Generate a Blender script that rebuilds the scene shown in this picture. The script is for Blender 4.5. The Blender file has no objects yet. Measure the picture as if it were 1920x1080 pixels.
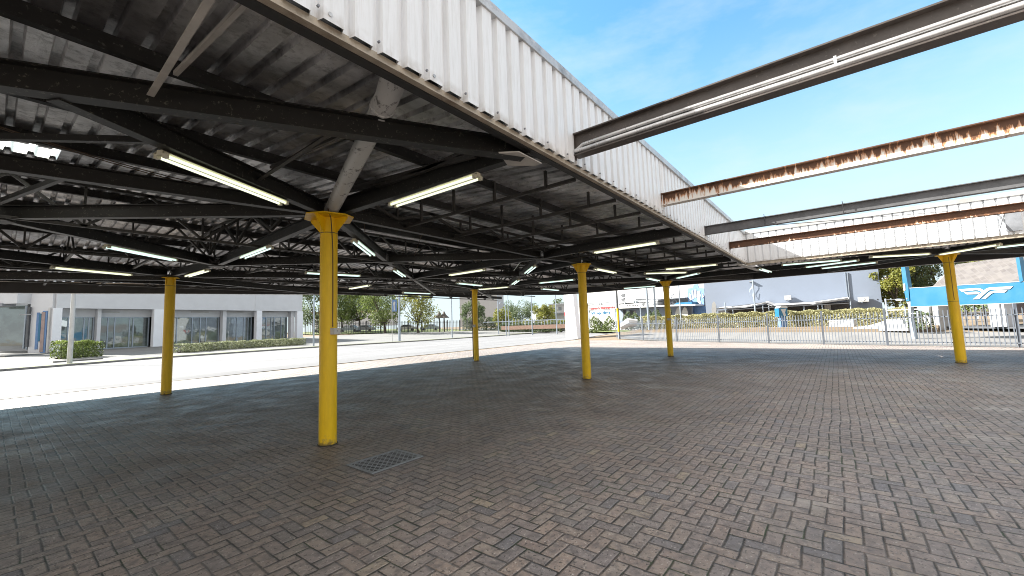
import bpy, math, random
import numpy as np
from mathutils import Vector, Matrix
random.seed(7); rng = np.random.default_rng(7)
S = bpy.context.scene
COL = S.collection
PI = math.pi

# ------------------------------------------------------------------ camera
FPX, PITCH, ROLL, HEAD = 767.669, 0.09012017, -0.03454993, math.radians(38.15717)
CAM = Vector((-3.05, -5.83, 1.6))
def _axes():
    f = Vector((math.cos(HEAD)*math.cos(PITCH), math.sin(HEAD)*math.cos(PITCH), math.sin(PITCH)))
    r = Vector((math.sin(HEAD), -math.cos(HEAD), 0))
    u = r.cross(f)
    c, s = math.cos(ROLL), math.sin(ROLL)
    return c*r + s*u, -s*r + c*u, f
CR, CU, CF = _axes()
cd = bpy.data.cameras.new('camera'); cam = bpy.data.objects.new('camera', cd); COL.objects.link(cam)
M3 = Matrix((CR, CU, -CF)).transposed()
cam.matrix_world = Matrix.Translation(CAM) @ M3.to_4x4()
cd.sensor_width = 36; cd.lens = 36*FPX/1920; cd.clip_start = 0.05; cd.clip_end = 2000
S.camera = cam

# ------------------------------------------------------------------ light: light travels along L
L = Vector((0.5, -1.40, -1.0)).normalized()
sd = bpy.data.lights.new('sun', 'SUN'); sun = bpy.data.objects.new('sun', sd); COL.objects.link(sun)
sd.energy = 5.0; sd.angle = math.radians(0.5); sd.color = (1.0, 0.96, 0.89)
sun.rotation_euler = L.to_track_quat('-Z', 'Y').to_euler(); sun.location = (0, 0, 30)
W = bpy.data.worlds.new('World'); S.world = W; W.use_nodes = True
nt = W.node_tree; nt.nodes.clear()
wo = nt.nodes.new('ShaderNodeOutputWorld'); bg = nt.nodes.new('ShaderNodeBackground')
sk = nt.nodes.new('ShaderNodeTexSky'); sk.sky_type = 'NISHITA'; sk.sun_disc = False
sk.sun_elevation = math.asin(-L.z); sk.sun_rotation = math.atan2(-L.x, -L.y)
sk.air_density = 1.0; sk.dust_density = 0.6; sk.ozone_density = 1.6; sk.altitude = 50
tc = nt.nodes.new('ShaderNodeTexCoord')
mp = nt.nodes.new('ShaderNodeMapping'); mp.inputs['Scale'].default_value = (1.0, 1.6, 4.5); mp.inputs['Rotation'].default_value = (0.2, 0.1, 0.5)
cn = nt.nodes.new('ShaderNodeTexNoise'); cn.inputs['Scale'].default_value = 2.6; cn.inputs['Detail'].default_value = 9; cn.inputs['Roughness'].default_value = 0.6
cr = nt.nodes.new('ShaderNodeValToRGB'); cr.color_ramp.elements[0].position = 0.45; cr.color_ramp.elements[1].position = 0.95
cr.color_ramp.elements[1].color = (0.6, 0.6, 0.6, 1)
mx = nt.nodes.new('ShaderNodeMix'); mx.data_type = 'RGBA'; mx.inputs[7].default_value = (2.6, 2.9, 3.1, 1)
nt.links.new(tc.outputs['Generated'], mp.inputs[0]); nt.links.new(mp.outputs[0], cn.inputs['Vector'])
nt.links.new(cn.outputs[0], cr.inputs[0]); nt.links.new(cr.outputs[0], mx.inputs[0]); nt.links.new(sk.outputs[0], mx.inputs[6])
tn = nt.nodes.new('ShaderNodeMix'); tn.data_type = 'RGBA'; tn.blend_type = 'MULTIPLY'; tn.inputs[0].default_value = 1.0; tn.inputs[7].default_value = (0.66, 1.05, 1.02, 1)
nt.links.new(sk.outputs[0], tn.inputs[6]); nt.links.new(tn.outputs[2], mx.inputs[6])
sx = nt.nodes.new('ShaderNodeSeparateXYZ'); nt.links.new(tc.outputs['Generated'], sx.inputs[0])
hr = nt.nodes.new('ShaderNodeMapRange'); hr.interpolation_type = 'SMOOTHSTEP'; hr.inputs['From Min'].default_value = 0.62; hr.inputs['From Max'].default_value = 0.02; hr.inputs['To Max'].default_value = 0.92
nt.links.new(sx.outputs[2], hr.inputs['Value'])
hz = nt.nodes.new('ShaderNodeMix'); hz.data_type = 'RGBA'; hz.inputs[7].default_value = (2.35, 2.62, 2.85, 1)
nt.links.new(hr.outputs[0], hz.inputs[0]); nt.links.new(mx.outputs[2], hz.inputs[6]); 
vd = nt.nodes.new('ShaderNodeVectorMath'); vd.operation = 'DOT_PRODUCT'; nt.links.new(tc.outputs['Generated'], vd.inputs[0]); vd.inputs[1].default_value = Vector((-0.47, -0.37, 0.80)).normalized()
cbn = nt.nodes.new('ShaderNodeMath'); cbn.operation = 'MULTIPLY_ADD'; nt.links.new(cn.outputs[0], cbn.inputs[0]); cbn.inputs[1].default_value = 0.5; nt.links.new(vd.outputs['Value'], cbn.inputs[2])
cbr = nt.nodes.new('ShaderNodeMapRange'); cbr.interpolation_type = 'SMOOTHSTEP'; cbr.inputs['From Min'].default_value = 0.45; cbr.inputs['From Max'].default_value = 0.95; nt.links.new(cbn.outputs[0], cbr.inputs['Value'])
cbk = nt.nodes.new('ShaderNodeMix'); cbk.data_type = 'RGBA'; cbk.inputs[7].default_value = (4.1, 3.95, 3.8, 1)      # unseen bright cloud bank added behind the camera to lift the shade
nt.links.new(cbr.outputs[0], cbk.inputs[0]); nt.links.new(hz.outputs[2], cbk.inputs[6]); nt.links.new(cbk.outputs[2], bg.inputs[0]); nt.links.new(bg.outputs[0], wo.inputs[0])
bg.inputs[1].default_value = 0.085
S.view_settings.view_transform = 'Standard'; S.view_settings.look = 'None'; S.view_settings.gamma = 1
S.view_settings.exposure = 2.1
S.cycles.pixel_filter_type = 'BLACKMAN_HARRIS'; S.cycles.filter_width = 1.0; S.cycles.max_bounces = 8; S.cycles.diffuse_bounces = 5; S.cycles.glossy_bounces = 4

# ------------------------------------------------------------------ pixel rays (photo 1920x1080) and terrain
def clamp(a, lo, hi): return max(lo, min(hi, a))
def T(x, y):
    k = clamp((19 - y)/9.0, 0, 1); k = k*k*(3 - 2*k)
    return 0.034*clamp(y - 37, 0, 45) + 0.05*clamp(x - 30, 0, 25)*k
def ray(px, py): return (CR*(px - 960)/FPX + CU*(540 - py)/FPX + CF)
def gp(px, py, dz=0.0):
    d = ray(px, py); lo, hi = 2.0, 400.0
    g = lambda t: (CAM + d*t).z - T((CAM+d*t).x, (CAM+d*t).y) - dz
    t = lo
    while t < hi and g(t) > 0: t += 0.5
    a, b = t - 0.5, t
    for _ in range(30):
        m = (a+b)/2
        if g(m) > 0: a = m
        else: b = m
    p = CAM + d*a; return Vector((p.x, p.y, T(p.x, p.y)))
def at_dist(px, D):                       # ground point under a pixel column at a horizontal distance
    d = ray(px, 615); h = math.hypot(d.x, d.y); p = CAM + d*(D/h)
    return Vector((p.x, p.y, T(p.x, p.y)))
def zat(P, px, py):                       # height seen at (px,py) at the distance of P
    d = ray(px, py); t = math.hypot(P.x - CAM.x, P.y - CAM.y)/math.hypot(d.x, d.y); return CAM.z + t*d.z
def hit(A, B, px, py):                    # (s along A->B, z) on the vertical plane through A and B
    e = Vector((B.x - A.x, B.y - A.y, 0)); e.normalize(); n = Vector((-e.y, e.x, 0)); d = ray(px, py)
    t = (A - CAM).dot(n)/d.dot(n); p = CAM + d*t
    return (p - A).dot(e), p.z

# ------------------------------------------------------------------ materials
class NB:
    def __init__(s, name):
        s.m = bpy.data.materials.new(name); s.m.use_nodes = True; s.t = s.m.node_tree; s.t.nodes.clear()
        s.out = s.n('ShaderNodeOutputMaterial'); s.b = s.n('ShaderNodeBsdfPrincipled'); s.l(s.b.outputs[0], s.out.inputs[0])
        s._pos = None
    def n(s, t): return s.t.nodes.new(t)
    def l(s, a, b): s.t.links.new(a, b)
    def put(s, inp, v):
        if hasattr(v, 'is_linked') or isinstance(v, bpy.types.NodeSocket): s.l(v, inp)
        elif isinstance(v, tuple) and len(v) == 3 and inp.type == 'RGBA': inp.default_value = (*v, 1)
        else: inp.default_value = v
    def math(s, op, a, b=0.0, c=None):
        n = s.n('ShaderNodeMath'); n.operation = op; s.put(n.inputs[0], a); s.put(n.inputs[1], b)
        if c is not None: s.put(n.inputs[2], c)
        return n.outputs[0]
    def pos(s):
        if s._pos is None: s._pos = s.n('ShaderNodeNewGeometry').outputs['Position']
        return s._pos
    def obj(s): return s.n('ShaderNodeTexCoord').outputs['Object']
    def xyz(s, v):
        n = s.n('ShaderNodeSeparateXYZ'); s.l(v, n.inputs[0]); return n.outputs
    def comb(s, x, y, z):
        n = s.n('ShaderNodeCombineXYZ'); s.put(n.inputs[0], x); s.put(n.inputs[1], y); s.put(n.inputs[2], z); return n.outputs[0]
    def map(s, v, sc):
        n = s.n('ShaderNodeMapping'); s.l(v, n.inputs[0]); n.inputs['Scale'].default_value = sc; return n.outputs[0]
    def noise(s, scale, detail=4, rough=0.55, vec=None, col=False):
        n = s.n('ShaderNodeTexNoise'); n.inputs['Scale'].default_value = scale; n.inputs['Detail'].default_value = detail
        n.inputs['Roughness'].default_value = rough; s.l(vec if vec is not None else s.pos(), n.inputs['Vector']); return n.outputs[1 if col else 0]
    def ramp(s, f, *st):
        n = s.n('ShaderNodeValToRGB'); e = n.color_ramp.elements
        while len(e) < len(st): e.new(0.5)
        for i, (p, c) in enumerate(st):
            e[i].position = p; e[i].color = (c, c, c, 1) if not isinstance(c, tuple) else (*c, 1)
        s.l(f, n.inputs[0]); return n.outputs[0]
    def mix(s, f, a, b, mode='MIX'):
        n = s.n('ShaderNodeMix'); n.data_type = 'RGBA'; n.blend_type = mode
        s.put(n.inputs[0], f); s.put(n.inputs[6], a); s.put(n.inputs[7], b); return n.outputs[2]
    def bump(s, h, strength=0.3, dist=0.01):
        n = s.n('ShaderNodeBump'); n.inputs['Strength'].default_value = strength; n.inputs['Distance'].default_value = dist
        s.l(h, n.inputs['Height']); s.l(n.outputs[0], s.b.inputs['Normal'])
    def done(s, col, rough=0.6, metal=0.0, **k):
        s.put(s.b.inputs['Base Color'], col); s.put(s.b.inputs['Roughness'], rough); s.put(s.b.inputs['Metallic'], metal)
        for a, v in k.items(): s.put(s.b.inputs[a], v)
        return s.m
def plain(name, c, rough=0.6, metal=0.0, var=0.25, scale=3.0, bump=0.0, dirt=None, **k):
    b = NB(name); f = b.ramp(b.noise(scale, 6, 0.65), (0.3, 0.0), (0.7, 1.0))
    c1 = tuple(x*(1 - var) for x in c); c2 = tuple(min(1, x*(1 + var)) for x in c)
    col = b.mix(f, c1, c2)
    if dirt: col = b.mix(b.ramp(b.noise(scale*0.6, 8, 0.75), (0.5, 0.0), (0.68, 0.8)), col, dirt)
    if bump: b.bump(b.noise(scale*8, 4), bump, 0.01)
    rr = b.ramp(b.noise(scale*2, 3), (0.2, max(0.02, rough - 0.1)), (0.8, min(1, rough + 0.12)))
    return b.done(col, rr, metal, **k)

MAT = {}
MAT['yellow'] = (lambda b: (b.bump(b.noise(40, 3), 0.05, 0.003), b.done(
    b.mix(b.math('MAXIMUM', b.ramp(b.noise(30, 6, 0.75), (0.66, 0.0), (0.69, 0.8)), b.ramp(b.math('ADD', b.xyz(b.pos())[2], b.math('MULTIPLY', b.noise(14, 5, 0.7), 0.6)), (0.30, 0.8), (0.42, 0.0))), b.mix(b.ramp(b.noise(2.2, 6, 0.7, b.map(b.pos(), (6, 6, 1))), (0.35, 0.0), (0.75, 1.0)), (0.88, 0.56, 0.0), (0.70, 0.42, 0.0)), b.mix(b.ramp(b.math('ADD', b.xyz(b.pos())[2], b.math('MULTIPLY', b.noise(9, 5, 0.7), 0.5)), (0.25, 0.0), (0.42, 1.0)), (0.10, 0.07, 0.03), (0.45, 0.33, 0.12))),
    0.45))[1])(NB('yellow_paint'))
def steel(name, base, fleck, metal=0.0, rough=0.55):
    b = NB(name)
    c = b.mix(b.ramp(b.noise(3, 6, 0.7), (0.35, 0.0), (0.7, 1.0)), tuple(x*0.75 for x in base), tuple(x*1.35 for x in base))
    c = b.mix(b.ramp(b.noise(26, 4, 0.7), (0.60, 0.0), (0.68, 0.7)), c, fleck)
    c = b.mix(b.ramp(b.noise(7, 7, 0.8), (0.66, 0.0), (0.76, 0.6)), c, (0.16, 0.12, 0.08))
    b.bump(b.noise(60, 3), 0.15, 0.003)
    return b.done(c, rough, metal)
MAT['beam'] = steel('black_beam_paint', (0.010, 0.010, 0.009), (0.15, 0.15, 0.12), rough=0.5)
MAT['truss'] = steel('dark_truss_paint', (0.048, 0.047, 0.044), (0.18, 0.17, 0.16), rough=0.6)
MAT['purlin'] = steel('purlin_steel', (0.020, 0.020, 0.019), (0.15, 0.15, 0.13), rough=0.5)
def roofmat():
    b = NB('galvanised_roof_sheet')
    c = b.mix(b.ramp(b.noise(1.1, 4, 0.6), (0.40, 0.0), (0.60, 1.0)), (0.34, 0.34, 0.35), (0.90, 0.90, 0.91))
    c = b.mix(b.ramp(b.noise(9, 8, 0.75), (0.50, 0.0), (0.70, 0.7)), c, (0.12, 0.12, 0.12))
    b.bump(b.noise(11, 6, 0.7), 0.9, 0.016)
    return b.done(c, b.ramp(b.noise(6, 4), (0.3, 0.30), (0.7, 0.5)), 0.8)
MAT['roof'] = roofmat()
def clad():
    b = NB('white_cladding')
    st = b.noise(3.0, 6, 0.7, b.map(b.pos(), (9, 9, 0.7)))
    c = b.mix(b.ramp(st, (0.45, 0.0), (0.75, 0.55)), (0.80, 0.815, 0.835), (0.56, 0.55, 0.53))
    z = b.xyz(b.pos())[2]
    edge = b.math('MULTIPLY', b.ramp(b.math('SUBTRACT', z, 3.42), (0.0, 1.0), (0.09, 0.0)), b.ramp(b.noise(7, 5), (0.4, 0.0), (0.65, 0.7)))
    c = b.mix(edge, c, (0.30, 0.24, 0.17)); c = b.mix(b.ramp(b.noise(1.4, 5, 0.7, b.map(b.pos(), (4, 4, 0.35))), (0.62, 0.0), (0.74, 0.35)), c, (0.46, 0.36, 0.27))
    return b.done(c, 0.45)
MAT['clad'] = clad()
MAT['cap'] = plain('cap_flashing', (0.52, 0.53, 0.54), 0.4, 0.3, 0.15, 4, dirt=(0.2, 0.19, 0.18))
MAT['trim'] = plain('eaves_trim', (0.40, 0.35, 0.28), 0.6, 0, 0.3, 5, dirt=(0.16, 0.11, 0.07))
MAT['gutter'] = plain('black_gutter', (0.018, 0.018, 0.018), 0.5)
MAT['sky_sheet'] = (lambda b: b.done((0.85, 0.86, 0.82), 0.5, 0.0, **{'Transmission Weight': 0.0}))(NB('fibreglass_sheet'))
def transl():
    b = NB('translucent_rooflight'); t = b.n('ShaderNodeBsdfTranslucent'); t.inputs[0].default_value = (0.9, 0.92, 0.86, 1)
    a = b.n('ShaderNodeMixShader'); a.inputs[0].default_value = 0.85; b.l(b.b.outputs[0], a.inputs[1]); b.l(t.outputs[0], a.inputs[2]); b.l(a.outputs[0], b.out.inputs[0])
    return b.done((0.8, 0.8, 0.75), 0.5)
MAT['rooflight'] = transl()
def rusty(name, thr):
    b = NB(name); p = b.pos(); z = b.xyz(p)[2]
    st = b.noise(1.0, 6, 0.7, b.map(p, (1, 15, 2.2)))
    big = b.noise(1.0, 4, 0.6, b.map(p, (1, 1.3, 1)))
    hgt = b.math('MULTIPLY', b.math('SUBTRACT', z, thr[0]), 2.6)
    f = b.math('ADD', b.math('ADD', b.math('MULTIPLY', st, 1.7), b.math('MULTIPLY', big, 0.6)), hgt); f = b.math('MULTIPLY', f, 0.5)
    m1 = b.ramp(f, (thr[1], 0.0), (thr[1] + 0.03, 1.0)); m2 = b.ramp(f, (thr[1] - 0.07, 0.0), (thr[1], 0.9))
    c = b.mix(m2, (0.74, 0.72, 0.68), (0.48, 0.19, 0.05)); c = b.mix(m1, c, b.mix(b.noise(8, 5), (0.060, 0.032, 0.022), (0.16, 0.070, 0.032)))
    b.bump(b.noise(40, 4), 0.3, 0.004)
    return b.done(c, 0.7)
MAT['rust_a'] = rusty('peeling_white_paint', (3.69, 0.55)); MAT['rust_b'] = rusty('rusted_white_paint', (3.62, 0.455))
MAT['beam_brown'] = steel('brown_black_beam', (0.075, 0.062, 0.055), (0.16, 0.14, 0.12), rough=0.45)
MAT['beam_grey'] = steel('grey_black_beam', (0.11, 0.11, 0.115), (0.2, 0.2, 0.2), rough=0.5)
MAT['conduit'] = plain('bright_conduit', (0.62, 0.62, 0.62), 0.28, 0.7, 0.12, 5)
MAT['pvc'] = (lambda b: b.done(b.mix(b.ramp(b.noise(5, 8, 0.8, b.map(b.pos(), (2, 1, 1))), (0.56, 0.0), (0.62, 0.8)), b.mix(b.noise(2, 4), (0.72, 0.73, 0.72), (0.55, 0.55, 0.53)), (0.05, 0.045, 0.04)), 0.5))(NB('grey_pvc'))
MAT['fitting'] = plain('cream_enamel', (0.62, 0.60, 0.47), 0.4, 0, 0.12, 6)
def tube_mat(name, c, e):
    b = NB(name); return b.done(c, 0.3, 0.0, **{'Emission Color': (*c, 1), 'Emission Strength': e})
MAT['tube_cool'] = tube_mat('lit_tube_cool', (0.72, 0.95, 0.92), 0.27); MAT['tube_warm'] = tube_mat('lit_tube_warm', (0.92, 0.97, 0.74), 0.26)
MAT['box_grey'] = plain('grey_plastic', (0.50, 0.48, 0.44), 0.5)
MAT['wire'] = plain('brown_wire', (0.10, 0.06, 0.03), 0.5)

def paving():
    b = NB('herringbone_brick_paving'); P = b.pos()
    wob = b.noise(5.0, 2, 0.5, None, True)
    wn = b.n('ShaderNodeVectorMath'); wn.operation = 'MULTIPLY_ADD'; b.l(wob, wn.inputs[0]); wn.inputs[1].default_value = (0.012, 0.012, 0); b.l(P, wn.inputs[2]); wob2 = b.noise(1.1, 2, 0.5, None, True); wn3 = b.n('ShaderNodeVectorMath'); wn3.operation = 'MULTIPLY_ADD'; b.l(wob2, wn3.inputs[0]); wn3.inputs[1].default_value = (0.05, 0.05, 0); b.l(wn.outputs[0], wn3.inputs[2])
    X, Y, _ = b.xyz(wn3.outputs[0]); WD = 0.112
    x = b.math('DIVIDE', X, WD); y = b.math('DIVIDE', Y, WD)
    i = b.math('FLOOR', x); j = b.math('FLOOR', y); fx = b.math('SUBTRACT', x, i); fy = b.math('SUBTRACT', y, j)
    d = b.math('FLOORED_MODULO', b.math('ADD', b.math('SUBTRACT', i, j), 0.01), 4.0); d = b.math('FLOOR', d)
    isV = b.math('GREATER_THAN', d, 1.5); is1 = b.math('COMPARE', d, 1.0, 0.1); is2 = b.math('COMPARE', d, 2.0, 0.1)
    H = b.math('SUBTRACT', 1.0, isV)
    lx = b.math('ADD', fx, is1); ly = b.math('ADD', fy, is2)
    idx = b.math('SUBTRACT', i, is1); idy = b.math('SUBTRACT', j, is2)
    wx = b.math('ADD', 1.0, H); wy = b.math('ADD', 1.0, isV)
    ex = b.math('MINIMUM', lx, b.math('SUBTRACT', wx, lx)); ey = b.math('MINIMUM', ly, b.math('SUBTRACT', wy, ly))
    e = b.math('MINIMUM', ex, ey)
    e0_ = e; e = b.math('ADD', e, b.math('MULTIPLY', b.math('SUBTRACT', b.noise(50, 4, 0.7), 0.5), 0.10))
    wnz = b.n('ShaderNodeTexWhiteNoise'); b.l(b.comb(idx, idy, isV), wnz.inputs[0]); r = wnz.outputs[0]
    wn4 = b.n('ShaderNodeTexWhiteNoise'); b.l(b.comb(idx, idy, 3.0), wn4.inputs[0]); e = b.math('SUBTRACT', e, b.math('MULTIPLY', b.math('POWER', wn4.outputs[0], 3.0), 0.035))
    wn2 = b.n('ShaderNodeTexWhiteNoise'); b.l(b.comb(idy, idx, 7.0), wn2.inputs[0]); r2 = wn2.outputs[0]
    c = b.ramp(r, (0.0, (0.33, 0.255, 0.22)), (0.35, (0.39, 0.32, 0.27)), (0.6, (0.29, 0.25, 0.24)), (0.8, (0.43, 0.33, 0.27)), (0.93, (0.20, 0.195, 0.21)), (1.0, (0.50, 0.40, 0.29)))
    c = b.mix(0.12, c, (0.30, 0.24, 0.20))
    c = b.mix(b.ramp(b.noise(36, 2, 0.5), (0.60, 0.0), (0.66, 0.85)), c, (0.06, 0.05, 0.045))      # pits
    c = b.mix(b.ramp(b.noise(47, 2, 0.5), (0.62, 0.0), (0.68, 0.85)), c, (0.62, 0.56, 0.50)); c = b.mix(b.ramp(b.noise(13, 3, 0.6), (0.34, 0.75), (0.56, 0.0)), c, (0.15, 0.13, 0.125)); c = b.mix(b.ramp(b.noise(7, 7, 0.8), (0.55, 0.0), (0.70, 0.5)), c, (0.44, 0.38, 0.34))        # pale grit
    big = b.ramp(b.noise(0.33, 5, 0.6), (0.40, 0.0), (0.62, 1.0)); c = b.mix(b.math('MULTIPLY', big, 0.45), c, (0.15, 0.125, 0.11))
    big2 = b.ramp(b.noise(0.8, 7, 0.7, b.map(P, (1.0, 0.6, 1))), (0.58, 0.0), (0.70, 0.65)); c = b.mix(big2, c, (0.45, 0.40, 0.36)); cover_shade = b.n('ShaderNodeMapRange'); b.l(b.math('ADD', Y, b.math('MULTIPLY', b.noise(0.5, 4), 4.0)), cover_shade.inputs[0]); cover_shade.inputs[1].default_value = -3.5; cover_shade.inputs[2].default_value = 2.5; c = b.mix(b.math('MULTIPLY', cover_shade.outputs[0], 0.12), c, (0.10, 0.085, 0.07))  # pale patches; then shade under the canopy put into the paving colour
    lf = b.xyz(P)[0]
    moss = b.ramp(b.noise(1.1, 5, 0.7), (0.52, 0.0), (0.62, 1.0))
    jc = b.mix(b.math('MULTIPLY', moss, 0.7), (0.028, 0.025, 0.023), (0.050, 0.075, 0.018))
    jm = b.ramp(e, (0.022, 1.0), (0.06, 0.0))
    jn = b.ramp(b.noise(2.2, 4, 0.6), (0.35, 0.45), (0.60, 1.0)); c = b.mix(b.math('MULTIPLY', jm, jn), c, jc)
    h = b.math('ADD', b.ramp(e, (0.015, 0.0), (0.11, 1.0)), b.math('MULTIPLY', b.noise(38, 5, 0.75), 0.55))
    h = b.math('ADD', h, b.math('MULTIPLY', r2, 0.35))
    h = b.math('ADD', h, b.math('MULTIPLY', b.noise(3.0, 3), 1.2)); b.bump(h, 0.9, 0.013)
    rr = b.ramp(b.noise(1.5, 5), (0.35, 0.42), (0.7, 0.68))
    return b.done(c, rr, 0.0, **{'Specular IOR Level': 0.5})
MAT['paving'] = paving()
def asphalt(name, c, sc=1.0):
    b = NB(name); g = b.noise(120, 3, 0.7)
    cc = b.mix(b.ramp(g, (0.35, 0.0), (0.7, 1.0)), tuple(x*0.75 for x in c), tuple(x*1.25 for x in c))
    cc = b.mix(b.ramp(b.noise(0.35*sc, 6, 0.65, b.map(b.pos(), (0.35, 1.6, 1))), (0.45, 0.0), (0.65, 0.45)), cc, tuple(x*0.6 for x in c))
    cc = b.mix(b.ramp(b.noise(0.9, 8, 0.75), (0.6, 0.0), (0.7, 0.35)), cc, tuple(min(1, x*1.5) for x in c))
    b.bump(g, 0.3, 0.004); return b.done(cc, 0.95, 0.0, **{'Specular IOR Level': 0.12})
MAT['road'] = asphalt('pale_asphalt', (0.19, 0.19, 0.195)); MAT['road2'] = asphalt('yard_concrete', (0.19, 0.185, 0.18)); MAT['pave2'] = asphalt('pavement_concrete', (0.19, 0.19, 0.185))
MAT['sand'] = asphalt('sandy_verge', (0.21, 0.165, 0.12)); MAT['kerb'] = plain('kerb_concrete', (0.16, 0.155, 0.15), 0.85, 0, 0.3, 3, 0.2)
MAT['grass'] = (lambda b: (b.bump(b.noise(30, 5), 0.8, 0.03), b.done(b.mix(b.ramp(b.noise(2.5, 6, 0.7), (0.35, 0.0), (0.65, 1.0)), (0.07, 0.11, 0.022), (0.17, 0.18, 0.06)), 0.9))[1])(NB('grass_turf'))
MAT['iron'] = plain('cast_iron', (0.26, 0.27, 0.28), 0.5, 0.2, 0.2, 8); MAT['grime'] = plain('grime', (0.05, 0.042, 0.03), 0.9)
MAT['line'] = plain('faded_road_paint', (0.42, 0.42, 0.42), 0.7, 0, 0.3, 4)
MAT['soil'] = plain('soil', (0.12, 0.09, 0.06), 0.95, 0, 0.3, 3, 0.3)
MAT['bwall'] = plain('pale_grey_render', (0.50, 0.51, 0.535), 0.8, 0, 0.05, 1.2)
MAT['bpil'] = plain('white_render', (0.66, 0.68, 0.72), 0.7, 0, 0.04, 1.2)
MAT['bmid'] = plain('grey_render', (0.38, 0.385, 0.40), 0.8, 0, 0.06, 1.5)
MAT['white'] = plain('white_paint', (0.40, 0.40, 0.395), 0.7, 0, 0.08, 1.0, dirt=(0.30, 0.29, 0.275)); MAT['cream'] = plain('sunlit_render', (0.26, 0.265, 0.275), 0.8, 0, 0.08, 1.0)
MAT['bluewall'] = plain('blue_grey_render', (0.165, 0.195, 0.25), 0.8, 0, 0.05, 0.6)
MAT['blue'] = plain('sky_blue_panel', (0.003, 0.095, 0.19), 0.4, 0, 0.04, 0.7); MAT['bluedark'] = plain('mural_blue', (0.09, 0.17, 0.33), 0.6)
MAT['darkgrey'] = plain('dark_grey_paint', (0.06, 0.063, 0.07), 0.55); MAT['midgrey'] = plain('mid_grey_paint', (0.22, 0.23, 0.25), 0.6)
MAT['galv'] = plain('galvanised_post', (0.27, 0.31, 0.36), 0.4, 0.4, 0.12, 4); MAT['pale'] = plain('grey_palisade', (0.105, 0.12, 0.145), 0.5, 0.1, 0.12, 4)
MAT['red'] = plain('sign_red', (0.28, 0.012, 0.015), 0.5); MAT['brick'] = plain('face_brick', (0.22, 0.14, 0.105), 0.85, 0, 0.3, 6, 0.3)
MAT['shade'] = plain('dim_interior', (0.05, 0.05, 0.052), 0.8, 0, 0.4, 2)
MAT['black'] = plain('black_paint', (0.02, 0.02, 0.022), 0.5); MAT['thatch'] = plain('thatch', (0.09, 0.08, 0.07), 0.95, 0, 0.35, 8, 0.5)
MAT['bark'] = plain('bark', (0.06, 0.048, 0.038), 0.9, 0, 0.4, 6, 0.5); MAT['pink'] = plain('pink_brick', (0.26, 0.20, 0.19), 0.8, 0, 0.2, 3)
def shingle():
    b = NB('shingle_roof'); t = b.n('ShaderNodeTexBrick'); b.l(b.map(b.obj(), (1, 1, 1)), t.inputs['Vector']); t.inputs['Scale'].default_value = 1.0
    t.inputs['Brick Width'].default_value = 0.5; t.inputs['Row Height'].default_value = 0.22; t.inputs['Mortar Size'].default_value = 0.02
    t.inputs[1].default_value = (0.07, 0.062, 0.06, 1); t.inputs[2].default_value = (0.11, 0.10, 0.095, 1); t.inputs[3].default_value = (0.10, 0.09, 0.09, 1)
    return b.done(b.mix(b.ramp(b.noise(1.5, 6), (0.4, 0.0), (0.7, 0.5)), t.outputs[0], (0.14, 0.125, 0.115)), 0.9)
MAT['shingle'] = shingle()
def glass(name, c, mixv=0.45):
    b = NB(name); g = b.n('ShaderNodeBsdfGlossy'); g.inputs[0].default_value = (0.75, 0.82, 0.85, 1); g.inputs['Roughness'].default_value = 0.03
    bp = b.n('ShaderNodeBump'); bp.inputs['Strength'].default_value = 0.12; bp.inputs['Distance'].default_value = 0.05; b.l(b.noise(0.9, 2), bp.inputs['Height']); b.l(bp.outputs[0], g.inputs['Normal'])
    m = b.n('ShaderNodeMixShader'); m.inputs[0].default_value = mixv; b.l(b.b.outputs[0], m.inputs[1]); b.l(g.outputs[0], m.inputs[2]); b.l(m.outputs[0], b.out.inputs[0])
    col = b.mix(b.ramp(b.noise(0.5, 5, 0.7, b.map(b.pos(), (1, 1, 1.6))), (0.42, 0.0), (0.6, 1.0)), tuple(x*0.5 for x in c), tuple(x*1.6 for x in c))
    return b.done(col, 0.3)
MAT['glass'] = glass('shopfront_glass', (0.045, 0.06, 0.058), 0.16); MAT['glass2'] = glass('window_glass', (0.03, 0.036, 0.042), 0.12)
def leaf(name, a, c):
    b = NB(name); f = b.noise(0.7, 4, 0.6); g = b.n('ShaderNodeNewGeometry').outputs['Random Per Island']
    col = b.mix(b.math('ADD', b.math('MULTIPLY', b.ramp(f, (0.35, 0.0), (0.65, 1.0)), 0.55), b.math('MULTIPLY', g, 0.45)), a, c)
    t = b.n('ShaderNodeBsdfTranslucent'); b.l(col, t.inputs[0]); m = b.n('ShaderNodeMixShader'); m.inputs[0].default_value = 0.35
    b.l(b.b.outputs[0], m.inputs[1]); b.l(t.outputs[0], m.inputs[2]); b.l(m.outputs[0], b.out.inputs[0]); return b.done(col, 0.6)
MAT['leaf_a'] = leaf('olive_leaves', (0.055, 0.085, 0.020), (0.17, 0.21, 0.055)); MAT['leaf_b'] = leaf('grey_green_leaves', (0.05, 0.075, 0.035), (0.15, 0.19, 0.09))
MAT['leaf_c'] = leaf('yellow_green_leaves', (0.09, 0.11, 0.02), (0.28, 0.27, 0.05)); MAT['leaf_d'] = leaf('hedge_leaves', (0.04, 0.07, 0.018), (0.20, 0.25, 0.06))
MAT['leaf_e'] = leaf('silver_hedge_leaves', (0.12, 0.14, 0.07), (0.34, 0.36, 0.22)); MAT['leaf_f'] = leaf('dry_reed_hedge', (0.18, 0.18, 0.08), (0.50, 0.47, 0.26))

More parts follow.
